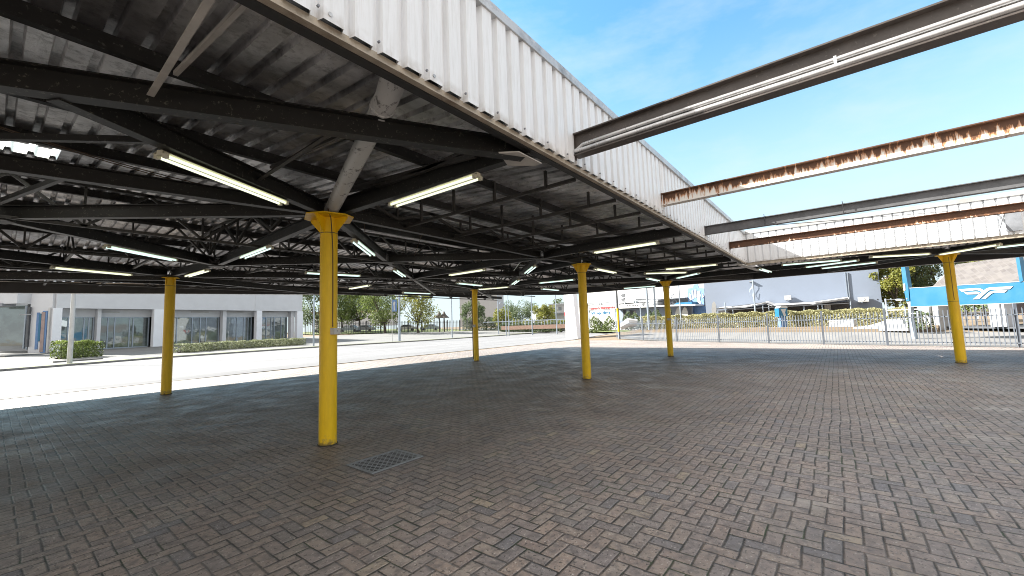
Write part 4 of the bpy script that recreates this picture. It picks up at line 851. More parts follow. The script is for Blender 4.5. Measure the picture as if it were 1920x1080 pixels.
def fence(name, label, P_, Q_, h, step, m, hpost=None, r=0.02, rails=(0.2, 0.85), npost=6, solid=None, cat='fence'):
    t = thing(name, label, cat, tuple(P_)); P_ = Vector(P_); Q_ = Vector(Q_); d = Q_-P_; l = d.length; b = MB()
    n_ = int(l/step)
    for i in range(n_+1):
        p = P_.lerp(Q_, i/n_); z = T(p.x, p.y); b.box((p.x-r, p.y-r, z), (p.x+r, p.y+r, z+h))
    b.build('pales', m, t)
    b = MB()
    for f in rails: b.bar(P_ + Vector((0,0,h*f)), Q_ + Vector((0,0,h*f)), 0.03, 0.05)
    b.build('rails', m, t)
    for i in range(npost+1):
        p = P_.lerp(Q_, i/npost); z = T(p.x, p.y); MB().box((p.x-0.06, p.y-0.06, z), (p.x+0.06, p.y+0.06, z+(hpost or h*1.06))).build('post', m, t)
    return t
fence('street_fence', 'dark palisade fence behind the street trees', fa, fb, zat(fa, 572, 604)-fa.z, 0.30, 'darkgrey', r=0.035, npost=12)
P_ = gp(700, 621); struct(sheet('lawn', [((fa.x, fa.y-2), (fb.x, fb.y-2)), ((fa.x+2, fa.y+22), (fb.x+8, fb.y+22))], 'grass', 0.125))
hd = []
for i, (x0, x1, m, h_, lab) in enumerate(((598, 622, 'leaf_d', 2.2, 'dark hedge between shop corner and nearest column'), (868, 960, 'leaf_b', 2.4, 'dark green hedge behind the most distant column'), (960, 1058, 'leaf_c', 2.0, 'rounded yellow green hedge left of the white pylon'))):
    D = 88 if i else 80; hedge('hedge', lab, [at_dist(x0, D), at_dist((x0+x1)/2, D), at_dist(x1, D-3)], 1.6, h_, m, 330, 0.22, 0.0, 0.3)
for x, lab, k in ((824, 'thatched umbrella shelter with pointed roof, left of two', 1.0), (833, 'thatched umbrella shelter with pointed roof, right of two', 0.92)):
    D = 82; P_ = at_dist(x, D); t = thing('thatched_shelter', lab, 'shelter', tuple(P_), 'thatched shelters beyond the street'); zt_ = zat(P_, x, 583); ze = zat(P_, x, 596)
    MB().tube([P_, Vector((P_.x, P_.y, zt_-0.3))], 0.12, 8).build('post', 'bark', t)
    MB().tube([Vector((P_.x, P_.y, ze)), Vector((P_.x, P_.y, lerp(ze, zt_, 0.45))), Vector((P_.x, P_.y, zt_))], [1.15*k, 0.45*k, 0.03], 14).build('roof', 'thatch', t, True)
t = tree_parts('round_tree', 'rounded grey green tree just behind the most distant column', at_dist(888, 92), 6.6, 3.0, 1.6, 'leaf_b', 4000, 0.32, None, 55)
tree_parts('round_tree', 'large rounded tree right of the small lamp pole, behind the hedge', at_dist(972, 100), 6.3, 5.0, 1.5, 'leaf_b', 6000, 0.34, None, 56)
tree_parts('palm_like_tree', 'small bushy yellow green tree above the low wall, left of the white pylon', at_dist(1022, 80), 5.1, 2.3, 2.4, 'leaf_c', 3600, 0.28, None, 57)
tree_parts('round_tree', 'sunlit yellow green shrub tree right of the pole with dark bracket', at_dist(942, 84), 4.6, 2.0, 1.2, 'leaf_c', 1500, 0.36, None, 58)
tree_parts('round_tree', 'small tree top behind the upper left of the white pylon', at_dist(1050, 105), 7.6, 2.0, 2.4, 'leaf_a', 1200, 0.4, None, 59)
q0, q1 = gp(940, 618), gp(1062, 618)
lw = thing('boundary_wall', 'low brown brick boundary wall with white railing left of the pylon', 'wall', tuple(q0)); D = 72; q0, q1 = at_dist(938, D), at_dist(1064, D-6); wl = Wall(q0, q1)
part(lw, 'wall', 'brick', lambda b: wl.pbox(b, 940, 617, 1063, 609.5, -0.2, 0.0)); 
part(lw, 'railing', 'galv', lambda b: [wl.pbox(b, x, 610, x+0.8, 599, -0.1, -0.06) for x in range(942, 1062, 6)] + [wl.pbox(b, 905, 602, 1062, 600.8, -0.105, -0.055)])
pl = [(954, 618, 545, 0.07, 'thin pole left of the low brick wall gate'), (998, 618, 545, 0.09, 'thin tall grey pole in the middle of the low brick wall'), (1044, 620, 545, 0.09, 'dark thin pole just left of the white pylon')]
for x, y, ty, r_0, lab in pl:
    D = 62; P_ = at_dist(x, D); pole('street_pole', lab, P_, zat(P_, x-1, ty), r_0, 'galv', group='poles along the street')
P_ = at_dist(949, 60); t = pole('street_lamp', 'curved grey street lamp with round head right of the most distant column', P_, zat(P_, 949, 575), 0.07, 'galv', 'street lamp'); ztop_ = zat(P_, 949, 575)
MB().tube([Vector((P_.x, P_.y, ztop_)) - CR*i*0.18 + Vector((0,0,0.7*math.sin(i*0.5))) for i in range(6)], 0.05, 8).build('arm', 'galv', t); 
# grey shed and house left of the pylon
D = 95; sa, sb = at_dist(996, D), at_dist(1040, D-4); ws = Wall(sa, sb); t = thing('grey_shed', 'grey ribbed shed behind the hedge, left of the white pylon', 'building', tuple(sa))
part(t, 'wall', 'bwall', lambda b: ws.pbox(b, 996, 612, 1022, 584, -5, 0)); part(t, 'roof', 'midgrey', lambda b: ws.pbox(b, 995, 584, 1023, 582.5, -5.2, 0.3)); part(t, 'cladding_ribs', 'midgrey', lambda b: [ws.pbox(b, x, 612, x+0.5, 585, 0.0, 0.05) for x in (1001, 1006, 1011, 1016)])
t = thing('white_house', 'two storey white house with dark window openings beside the pylon', 'building', tuple(at_dist(1040, 90))); D = 88; wh = Wall(at_dist(1020, D), at_dist(1075, D))
part(t, 'wall', 'white', lambda b: (wh.pbox(b, 1030, 612, 1080, 571, -8, 0),)); part(t, 'roof', 'bmid', lambda b: wh.pbox(b, 1028, 571, 1082, 569, -8.5, 0.5))
for x, y in ((1036, 578), (1047, 575), (1036, 592)): part(t, 'window', 'glass2', lambda b: wh.pbox(b, x, y+7, x+6, y, 0.0, 0.04))
part(t, 'balcony', 'midgrey', lambda b: wh.pbox(b, 1030, 588, 1064, 587, 0, 1.2))
# parked cars behind the wall
def car(label, x, D, m):
    P_ = at_dist(x, D); t = thing('parked_car', label, 'car', tuple(P_), 'cars parked beyond the low wall'); w_ = Wall(P_ - CR*2.0, P_ + CR*2.0); z = P_.z
    prof_ = [(0, 0.35), (0.05, 0.85), (0.9, 0.98), (1.35, 1.42), (2.9, 1.45), (3.5, 1.0), (4.1, 0.92), (4.2, 0.35)]
    MB().plate([w_.P(a, z+h_, -0.8) for a, h_ in prof_], w_.n, 1.6).build('body', m, t)
    MB().plate([w_.P(a, z+h_, 0.801) for a, h_ in [(1.15, 1.0), (1.45, 1.36), (2.8, 1.38), (3.2, 1.0)]], w_.n, 0.01).build('window', 'glass2', t)
    for a in (0.85, 3.4): c = w_.P(a, z+0.32, 0.65); MB().tube([c, c + w_.n*0.2], 0.32, 14).build('wheel', 'black', t)
car('light silver car parked behind the low wall, left one', 1014, 76, 'galv'); car('dark green grey car parked behind the low wall, right one', 1036, 74, 'midgrey')

for i, (x, lab, m) in enumerate(((607, 'white car parked behind the street fence, between shop corner and nearest column', 'white'), (655, 'silver car parked behind the street fence, just right of the nearest column', 'galv'), (683, 'grey car parked behind the street fence among the tree trunks', 'midgrey'), (762, 'white car parked behind the street fence, left of the forked right hand tree', 'white'), (806, 'small silver car parked behind the street fence, left of the thatched shelters', 'galv'))):
    car(lab, x, 92, m)
t = thing('distant_warehouse', 'large plain pale warehouse wall seen behind the most distant column', 'building', tuple(at_dist(900, 130))); wd_ = Wall(at_dist(845, 130), at_dist(940, 125)); part(t, 'wall', 'bmid', lambda b: wd_.pbox(b, 862, 612, 933, 540, -8, 0)); part(t, 'roof_edge', 'midgrey', lambda b: wd_.pbox(b, 861, 540.5, 934, 539, -8.1, 0.3))
t = thing('distant_flats', 'low pale building with dark window strips far behind the street trees', 'building', tuple(at_dist(680, 130))); wd_ = Wall(at_dist(570, 135), at_dist(760, 130)); part(t, 'wall', 'bwall', lambda b: wd_.pbox(b, 585, 612, 745, 586, -8, 0)); part(t, 'roof', 'brick', lambda b: wd_.pbox(b, 583, 586, 747, 583, -8.5, 0.6))
for x in range(592, 740, 14): part(t, 'window', 'glass2', lambda b: wd_.pbox(b, x, 598, x+8, 592, 0.0, 0.1))
hedge('hedge', 'dark low hedge behind the railing, left of the white pylon', [at_dist(940, 74), at_dist(1000, 71), at_dist(1056, 68)], 1.2, 1.35, 'leaf_b', 330, 0.22, 0.3, 0.2)
# ------------------------------------------------------------------ white pylon
py0 = gp(1062, 634.5); py1 = gp(1083, 635.5); wp = Wall(py0, py1)
t = thing('sign_pylon', 'tall tapering white pylon standing at the street corner left of the mid yard column', 'pylon', tuple(py0))
part(t, 'body', 'white', lambda b: wp.poly(b, [(1061.5, 635), (1056, 540), (1071, 540), (1080.5, 635)], -0.45, 0.0))
part(t, 'side_face', 'bpil', lambda b: wp.poly(b, [(1080.8, 635), (1071.2, 540), (1072.5, 540), (1082, 635)], -0.44, -0.02))
part(t, 'faded_emblem', 'bpil', lambda b: (wp.poly(b, [(1060, 571), (1067, 565), (1068, 566.5), (1061, 577)], 0.0, 0.01),)); part(t, 'red_mark', 'red', lambda b: wp.poly(b, [(1057.6, 588), (1059, 585), (1060, 589), (1059, 593)], -0.2, 0.012))

# ------------------------------------------------------------------ palisade fence
pf = thing('palisade_fence', 'grey steel palisade fence with pointed pales along the far edge of the paving', 'fence', (FEN[2][0], FEN[2][1], 0))
def pal(b, x, y, z, h, dx, dy):
    w_ = 0.016; b.add([(x-dx*w_, y-dy*w_, z+0.06), (x+dx*w_, y+dy*w_, z+0.06), (x+dx*w_, y+dy*w_, z+h-0.06), (x, y, z+h), (x-dx*w_, y-dy*w_, z+h-0.06)], [(0,1,2,3,4)])
    b.add([(x-dx*w_+dy*0.012, y-dy*w_-dx*0.012, z+0.06), (x+dx*w_+dy*0.012, y+dy*w_-dx*0.012, z+0.06), (x+dx*w_+dy*0.012, y+dy*w_-dx*0.012, z+h-0.06), (x+dy*0.012, y-dx*0.012, z+h), (x-dx*w_+dy*0.012, y-dy*w_-dx*0.012, z+h-0.06)], [(4,3,2,1,0), ])
for i, (p, q) in enumerate(zip(FEN, FEN[1:])):
    l = math.dist(p, q); dx, dy = (q[0]-p[0])/l, (q[1]-p[1])/l; b = MB(); k = int(l/0.135)
    for j in range(1, k): x, y = lerp(p[0], q[0], j/k), lerp(p[1], q[1], j/k); pal(b, x, y, T(x, y), 1.62, dx, dy)
    b.build('palisade_panel', 'pale', pf)
    b = MB()
    for z in (0.18, 1.32): b.bar((p[0], p[1], T(*p)+z), (q[0], q[1], T(*q)+z), 0.04, 0.045, off=-0.03)
    b.build('rail', 'pale', pf)
for p in FEN[1:] + [(22.5, -11.5), (29.4, 6.45)]: MB().box((p[0]-0.045, p[1]-0.045, 0), (p[0]+0.045, p[1]+0.045, T(*p)+1.78)).build('post', 'pale', pf)
P_ = gp(1161, 636); t = thing('marker_pole', 'yellow and black painted pole at the left end of the palisade fence', 'pole', tuple(P_)); zz = lambda y: zat(P_, 1161, y)
MB().tube([P_, (P_.x, P_.y, zz(622))], 0.065, 12).build('lower_shaft', 'galv', t, True)
MB().tube([(P_.x, P_.y, zz(622)), (P_.x, P_.y, zz(578))], 0.075, 12).build('yellow_band', 'yellow', t, True)
MB().tube([(P_.x+0.05, P_.y-0.05, zz(640)+0.1), (P_.x+0.05, P_.y-0.05, zz(578))], 0.055, 12).build('dark_strip', 'darkgrey', t, True)
MB().tube([(P_.x, P_.y, zz(578)), (P_.x, P_.y, zz(535))], 0.085, 12).build('upper_shaft', 'darkgrey', t, True)
g0, g1 = gp(1106, 620.5), gp(1159, 619)
fence('entrance_gate', 'white palisade entrance gate between the mid yard column and the marker pole', g0, g1, zat(g0, 1106, 592)-g0.z, 0.28, 'galv', r=0.03, npost=2, cat='gate')
struct(MB().add([tuple(gp(1085, 622.5)+Vector((0,0,.02))), tuple(gp(1170, 622)+Vector((0,0,.02))), tuple(gp(1250, 622)+Vector((0,0,.02))), tuple(gp(1250, 618.5)+Vector((0,0,.02))), tuple(gp(1085, 620)+Vector((0,0,.02)))], [(0,1,2,3,4)]).build('grass_strip', 'grass'))
# gate sign
sa = at_dist(1102, 58); wg = Wall(sa, at_dist(1163, 55)); t = thing('gate_sign', 'white overhead sign board with red lettering above blue lettering at the entrance gate', 'sign', tuple(sa))
part(t, 'board', 'white', lambda b: wg.poly(b, [(1103, 582), (1103, 573), (1160, 569), (1160, 578.5)], -0.15, 0.0))
for x in (1103, 1153): part(t, 'post', 'galv', lambda b: wg.pbox(b, x, 615, x+1.6, 578, -0.12, -0.02))
part(t, 'lower_board', 'bpil', lambda b: wg.poly(b, [(1106, 591), (1106, 583), (1152, 580), (1152, 590)], -0.1, -0.05))
def text3d(txt, wall, px0, py0, px1, py1, m, parent, name, d=0.01, size_px=None):
    cu = bpy.data.curves.new(name, 'FONT'); cu.body = txt; cu.extrude = 0.01; cu.offset = 0.035; cu.align_x = 'LEFT'
    o = bpy.data.objects.new(name, cu); COL.objects.link(o); bpy.context.view_layer.update()
    me = bpy.data.meshes.new_from_object(o); bpy.data.objects.remove(o)
    s0, z0 = wall.px(px0, py0); s1, z1 = wall.px(px1, py1); zt_ = zat(wall.P(s0, z0), px0, py0 - (size_px or 4)); xs_ = [v.co.x for v in me.vertices]; ys_ = [v.co.y for v in me.vertices]
    wx = max(xs_)-min(xs_); wy = max(ys_)
    sgn = 1 if s1 > s0 else -1
    for v in me.vertices:
        a = (v.co.x-min(xs_))/wx; q = wall.P(s0 + (s1-s0)*a, lerp(z0, z1, a) + v.co.y/wy*(zt_-z0), d + v.co.z); v.co = q
    me.materials.append(MAT[m]); r_ = bpy.data.objects.new(name, me); COL.objects.link(r_); r_.parent = parent
    if parent.type == 'EMPTY': r_.matrix_parent_inverse = parent.matrix_basis.inverted()
    return r_
text3d('Tonnesse’s Waterspreker', wg, 1104.5, 580.8, 1154, 577.6, 'red', t, 'red_lettering', 0.01, 4.2)
text3d('Wenpi diner', wg, 1108, 590, 1145, 588.0, 'blue', t, 'blue_lettering', -0.04, 5.4)

# ------------------------------------------------------------------ white commercial building with murals
D1 = 66
ca, cb = at_dist(1085, 76), at_dist(1326, 60); wc = Wall(ca, cb)
com = thing('commercial_building', 'white two storey commercial building with grey roofs and painted murals behind the palisade fence', 'building', tuple(ca))
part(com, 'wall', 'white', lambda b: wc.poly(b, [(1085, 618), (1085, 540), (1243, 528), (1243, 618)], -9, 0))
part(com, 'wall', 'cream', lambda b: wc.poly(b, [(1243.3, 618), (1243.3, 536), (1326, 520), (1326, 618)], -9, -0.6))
part(com, 'lower_roof', 'bmid', lambda b: (wc.poly(b, [(1085, 574), (1085, 571), (1243, 561.5), (1243, 565)], 0.0, 1.2), wc.poly(b, [(1190, 560), (1215, 549.5), (1243, 546), (1290, 556), (1292, 559), (1243, 561)], -0.4, 0.3)))
part(com, 'eaves_line', 'midgrey', lambda b: wc.poly(b, [(1085, 570.8), (1085, 570), (1294, 557.5), (1294, 558.5)], 0.2, 1.25))
part(com, 'fascia_band', 'white', lambda b: wc.poly(b, [(1162, 579), (1162, 572), (1245, 566), (1245, 575)], 0.3, 1.5))
part(com, 'shopfront_wall', 'bluewall', lambda b: wc.poly(b, [(1162, 610), (1162, 580), (1300, 574), (1300, 610)], 0.02, 0.25))
part(com, 'blue_awning', 'blue', lambda b: wc.poly(b, [(1278, 571.5), (1284, 567.5), (1312, 566), (1312, 572)], 0.3, 1.8)).__setitem__('label', 'bright blue awning strip')
part(com, 'veranda_slab', 'bmid', lambda b: wc.poly(b, [(1243, 575), (1243, 572.5), (1322, 570), (1322, 573)], 0.26, 2.2))
part(com, 'recess', 'bluedark', lambda b: wc.poly(b, [(1262, 608), (1262, 576), (1320, 574), (1320, 608)], -0.5, -0.3))
for x in (1281, 1293): part(com, 'arch_panel', 'white', lambda b: wc.poly(b, [(x-6, 601), (x-5.5, 585), (x-3, 578), (x, 575.5), (x+3, 578), (x+5.5, 585), (x+6, 601)], 1.0, 1.1))
part(com, 'mural_panel', 'bluedark', lambda b: wc.poly(b, [(1294, 570), (1294, 541), (1303, 540), (1305, 534), (1312, 533), (1314, 540), (1324, 541), (1324, 572)], 0.4, 0.5)).__setitem__('label', 'blue painted mural panel')
part(com, 'mural_figures', 'white', lambda b: [wc.poly(b, q, 0.5, 0.55) for q in ([(1296, 563), (1297, 549), (1300, 553), (1301, 562), (1299, 566)], [(1302, 562), (1301.5, 545), (1304, 544), (1305, 560)], [(1307, 558), (1307, 543), (1310, 544), (1310, 558)], [(1313, 568), (1311, 556), (1312, 547), (1316, 545), (1318, 553), (1317, 562), (1319, 569), (1316, 570)], [(1321, 560), (1321, 550), (1324, 556)])])
def ring(b, x, y, r0, r1, d=0.02, k=16):
    for i in range(k):
        a0, a1 = 2*PI*i/k, 2*PI*(i+1)/k
        wc.poly(b, [(x+r0*math.cos(a0), y+r0*math.sin(a0)), (x+r1*math.cos(a0), y+r1*math.sin(a0)), (x+r1*math.cos(a1), y+r1*math.sin(a1)), (x+r0*math.cos(a1), y+r0*math.sin(a1))], d, d+0.06)
part(com, 'mural_scrolls', 'midgrey', lambda b: (ring(b, 1263, 559, 2.2, 3.4, 0.3), ring(b, 1268, 566, 3.0, 4.4, 0.3), ring(b, 1262, 569, 1.6, 2.6, 0.3), wc.poly(b, [(1256.5, 549), (1259, 548), (1267, 558), (1265, 559)], 0.3, 0.35), wc.poly(b, [(1267, 548), (1268, 549), (1261, 556), (1260, 555)], 0.3, 0.35), wc.poly(b, [(1256, 541), (1262, 541), (1262, 548), (1257, 547)], 0.3, 0.34)))
part(com, 'mural_scrolls', 'darkgrey', lambda b: [wc.poly(b, q, 0.02, 0.06) for q in ([(1164, 553), (1171, 550), (1172, 556), (1166, 557)], [(1165, 561), (1172, 558), (1170, 563), (1174, 564), (1166, 565)], [(1165, 572), (1170, 567), (1173, 570), (1168, 574)])] + [wc.poly(b, [(x, 574-(x-1187)*0.05), (x+2.2, 573.9-(x-1187)*0.05), (x+2.2, 572-(x-1187)*0.05), (x, 572.6-(x-1187)*0.05)], 1.5, 1.54) for x in (1187, 1192, 1198, 1202, 1206)] + [wc.poly(b, [(x, 570), (x+4, 566), (x+5, 570), (x+2, 574)], 1.5, 1.54) for x in (1237, 1242, 1216)])
for (x, y, w_, h_) in ((1134, 569, 5, 4.5), (1199, 565, 7, 5.5), (1115, 571, 9, 5), (1180, 567, 3.5, 9), (1110, 570, 2, 5)):
    o = part(com, 'window', 'glass2', lambda b: wc.poly(b, [(x, y+h_), (x, y), (x+w_, y-0.2), (x+w_, y+h_-0.2)], 1.26 if y > 560 else 0.02, 1.3)); 
    part(o, 'frame', 'white', lambda b: (wc.poly(b, [(x+w_/2-0.3, y+h_), (x+w_/2-0.3, y), (x+w_/2+0.3, y), (x+w_/2+0.3, y+h_)], 1.3, 1.33),))
part(com, 'dark_openings', 'shade', lambda b: [wc.poly(b, q, 0.25, 0.27) for q in ([(1170, 600), (1170, 581), (1176, 581), (1176, 600)], [(1182, 601), (1182, 582), (1190, 582), (1190, 601)], [(1230, 602), (1230, 580), (1238, 580), (1238, 602)], [(1258, 602), (1258, 582), (1262, 582), (1262, 602)])])
part(com, 'pink_lettering', 'pink', lambda b: [wc.poly(b, [(x, 588), (x+1.2, 582), (x+2, 582), (x+0.9, 588)], 0.27, 0.3) for x in (1190, 1193)]); 
pb2 = thing('surfboard_sign', 'upright white pointed board at the left end of the blue grey wall', 'sign', tuple(at_dist(1338, 50))); ww = Wall(at_dist(1330, 50), at_dist(1346, 50))
part(pb2, 'board', 'white', lambda b: ww.poly(b, [(1336, 597), (1334, 580), (1335, 570), (1338.5, 564.5), (1342, 570), (1343, 580), (1341, 597)], -0.1, 0)); part(pb2, 'foot', 'galv', lambda b: ww.pbox(b, 1337, 605, 1340, 596, -0.08, -0.02))

# ------------------------------------------------------------------ blue grey building with AC units and carport
UB = 50.0
def onU(px, U):
    d = ray(px, 600); t = (U-CAM.x)/d.x; return Vector((U, (CAM + d*t).y, 0))
ba, bb = onU(1325, UB), onU(1657.5, UB); ba.z = bb.z = T(UB, -5); wbl = Wall(ba, bb)
bl = thing('blue_grey_building', 'large plain blue grey rendered building behind the hedge', 'building', tuple(ba))
part(bl, 'wall', 'bluewall', lambda b: wbl.box(b, 0, wbl.len, 0.5, 11.0, -14, 0)); part(bl, 'parapet', 'bpil', lambda b: wbl.box(b, -0.1, wbl.len+0.1, 11.0, 11.2, -14.1, 0.1))
part(bl, 'rainwater_pipe', 'galv', lambda b: (wbl.poly(b, [(1587.5, 511), (1589, 511), (1596, 582), (1594.5, 582)], 0.01, 0.1), wbl.pbox(b, 1588, 600, 1589.5, 510, 0.02, 0.09)))
part(bl, 'vent_hole', 'black', lambda b: (wbl.pbox(b, 1644.5, 562.5, 1646.5, 560.5, 0.0, 0.02),))
def ac(label, x0, y0, x1, y1):
    s0, z0 = wbl.px(x0, y1); s1, z1 = wbl.px(x1, y0); c = wbl.P((s0+s1)/2, z0, 0.3); t = thing('air_conditioner', label, 'air conditioner', tuple(c), 'air conditioners on the blue grey wall')
    part(t, 'casing', 'white', lambda b: wbl.box(b, s0, s1, z0, z1, 0.12, 0.55)); m_ = wbl.P(lerp(s0, s1, 0.45), (z0+z1)/2, 0.552); r = (z1-z0)*0.36
    part(t, 'fan_grille', 'midgrey', lambda b: [b.tube([m_, m_ + wbl.n*0.01], [r*k, r*k], 18) for k in (1.0,)]); part(t, 'fan_blades', 'bpil', lambda b: b.tube([m_ + wbl.n*0.012, m_ + wbl.n*0.02], r*0.8, 6))
    part(t, 'bracket', 'midgrey', lambda b: [b.bar(wbl.P(a, z0-0.04, 0.0), wbl.P(a, z0-0.04, 0.5), 0.04, 0.05) or b.bar(wbl.P(a, z0-0.45, 0.0), wbl.P(a, z0-0.05, 0.48), 0.03, 0.03) for a in (s0+0.15, s1-0.15)])
ac('small white air conditioner above the carport on the blue grey wall', 1472, 554, 1483.5, 563); ac('wider white air conditioner at the right of the blue grey wall', 1609, 556.5, 1628, 566.5)
hw2 = thing('hose_reel', 'looped blue hose hanging beside the thin pole on the blue grey wall', 'hose', tuple(wbl.P(3, 3, 0)))
part(hw2, 'hose', 'galv', lambda b: b.tube([wbl.P(wbl.px(1406, 528)[0], wbl.px(1406, 528)[1], 0.2)] + [wbl.P(*wbl.px(1409+3*math.sin(i*0.8), 528+i*3.2), 0.2) for i in range(1, 10)] + [wbl.P(*wbl.px(1413, 545), 0.2)], 0.02, 6))
part(hw2, 'hook', 'midgrey', lambda b: wbl.pbox(b, 1405, 529, 1413, 527.5, 0.0, 0.3))
wk = Wall(wbl.P(0, ba.z, 2.6), wbl.P(wbl.len, bb.z, 2.6))
cp = thing('carport', 'low grey carport with sloping roof sheets and thin posts against the blue grey wall', 'carport', tuple(wk.P(0, ba.z)))
part(cp, 'roof', 'bmid', lambda b: [b.plate([wk.P(*wk.px(*q), 0.0) for q in qs], Vector((0,0,1)), 0.06) for qs in ()] + [b.add([wk.P(*wk.px(x0, y0), 0.8), wk.P(*wk.px(x1, y1), 0.8), wk.P(*wk.px(x1, y1), -2.5) + Vector((0,0,0.25)), wk.P(*wk.px(x0, y0), -2.5) + Vector((0,0,0.25)), wk.P(*wk.px(x0, y0), 0.8) - Vector((0,0,0.1)), wk.P(*wk.px(x1, y1), 0.8) - Vector((0,0,0.1))], [(0,1,2,3), (0,4,5,1)]) for x0, y0, x1, y1 in ((1345, 579, 1400, 575), (1400, 575, 1437, 568), (1437, 568, 1449, 573), (1449, 573, 1520, 570), (1520, 570, 1592, 560))])
part(cp, 'truss_frame', 'darkgrey', lambda b: [b.tube([wk.P(*wk.px(*p), 0.85), wk.P(*wk.px(*q), 0.85)], 0.04, 6) for p, q in (((1345, 579), (1437, 567.5)), ((1437, 567.5), (1455, 574)), ((1449, 574), (1520, 570)), ((1528, 568), (1590, 559.5)), ((1347, 583), (1440, 577)), ((1440, 577), (1592, 569)))])
for x in (1345, 1376, 1432, 1443, 1508, 1534, 1542, 1594): part(cp, 'post', 'galv', lambda b: b.tube([wk.P(wk.px(x+2, 600)[0], 0.8, 0.7), wk.P(*wk.px(x, 573 if x < 1560 else 562), 0.7)], 0.05, 8))
part(cp, 'dark_store', 'shade', lambda b: (wbl.pbox(b, 1350, 590, 1540, 578, 0.02, 0.9), wbl.pbox(b, 1543, 586, 1592, 568, 0.02, 0.6))); part(cp, 'store_panel', 'bmid', lambda b: wbl.pbox(b, 1546, 583, 1558, 571, 0.61, 0.7))
# hedge bank, retaining walls, bin
hA, hB, hC = at_dist(1205, 47), at_dist(1450, 44), at_dist(1712, 41)
hedge('hedge', 'long dry yellow green reed like hedge running behind the palisade fence', [hA, at_dist(1330, 45), hB, at_dist(1600, 42), hC], 1.4, 1.45, 'leaf_f', 620, 0.15, 0.0, 0.07)
wv = Wall(at_dist(1190, 45.5), at_dist(1760, 39)); struct(part(None, 'bank', 'sand', lambda b: wv.box(b, 0, wv.len, -0.2, 0.62, -3.5, 0.2)))
bk = thing('retaining_wall', 'white painted block wall segment in front of the hedge, between fence posts', 'wall', tuple(at_dist(1578, 40)), 'white retaining walls'); wx = Wall(at_dist(1554, 40), at_dist(1602, 39.5))
part(bk, 'block', 'white', lambda b: wx.pbox(b, 1555, 616, 1601, 601, -0.5, 0.0)); part(bk, 'coping', 'bpil', lambda b: wx.pbox(b, 1554.5, 601, 1601.5, 600, -0.55, 0.05))
bk = thing('retaining_wall', 'white ramped retaining wall rising toward the blue sign pylon', 'wall', tuple(at_dist(1665, 38)), 'white retaining walls'); wx = Wall(at_dist(1600, 39), at_dist(1704, 37))
part(bk, 'block', 'white', lambda b: wx.poly(b, [(1600, 620), (1600, 614), (1630, 610), (1648, 605), (1662, 599.5), (1701, 598.5), (1703, 620)], -0.5, 0)); part(bk, 'coping', 'bpil', lambda b: wx.poly(b, [(1662, 599.5), (1662, 598.5), (1701, 597.5), (1701, 598.5)], -0.55, 0.05))
struct(part(None, 'verge', 'sand', lambda b: wv.box(b, 0, wv.len, 0.0, 0.48, 0.2, 1.2)))
P_ = at_dist(1466, 42); wn_ = Wall(P_ - CR*0.5, P_ + CR*0.5); t = thing('blue_bin', 'blue box bin with white emblem on a dark post behind the palisade fence', 'bin', tuple(P_))
part(t, 'body', 'blue', lambda b: wn_.pbox(b, 1457, 594, 1473, 578, -0.3, 0.25)); part(t, 'lid', 'white', lambda b: wn_.poly(b, [(1457, 577.8), (1460, 574), (1470, 573.5), (1473.5, 577.8)], -0.32, 0.27)); part(t, 'emblem', 'white', lambda b: wn_.poly(b, [(1460, 580), (1470, 579), (1468, 586), (1470, 592), (1466, 593), (1463, 586)], 0.251, 0.27)); part(t, 'stand', 'bluedark', lambda b: wn_.pbox(b, 1462, 615, 1473, 594, -0.2, 0.15))
for x, y0, y1, r_0, lab in ((1217, 621, 530, 0.13, 'thick pale pole just left of the mural column'), (1231, 621, 538, 0.11, 'dark topped pole second left of the mural column'), (1278, 616, 530, 0.07, 'thin blue grey pole right of the mural column'), (1419, 618, 520, 0.075, 'thin pole beside the looped hose'), (1363, 608, 567, 0.06, 'short thin post in front of the blue grey wall'), (1203, 618, 575, 0.07, 'short pole behind the fence left of the thick pale pole')):
    P_ = at_dist(x, 45); pole('yard_pole', lab, P_, zat(P_, x-(616-y1)*0.07, y1), r_0, 'galv', group='poles behind the palisade fence', top=(Vector((P_.x, P_.y, zat(P_, x, y1)))))
hedge('hedge', 'green shrubs behind the fence, left of the mural column', [at_dist(1172, 50), at_dist(1258, 48)], 1.2, 1.4, 'leaf_b', 330, 0.2, 0.2, 0.5)
hedge('hedge', 'green shrubs behind the white entrance gate', [at_dist(1108, 62), at_dist(1150, 60)], 1.4, 1.6, 'leaf_a', 330, 0.22, 0.0, 0.6)
tag(part(None, 'fallen_log', 'white', lambda b: b.tube([at_dist(1163, 46)+Vector((0,0,0.6)), at_dist(1180, 46)+Vector((0,0,1.0)), at_dist(1196, 46)+Vector((0,0,0.9))], [0.3, 0.5, 0.35], 8)), 'pale rounded rock mound behind the left end of the palisade fence', 'rock')
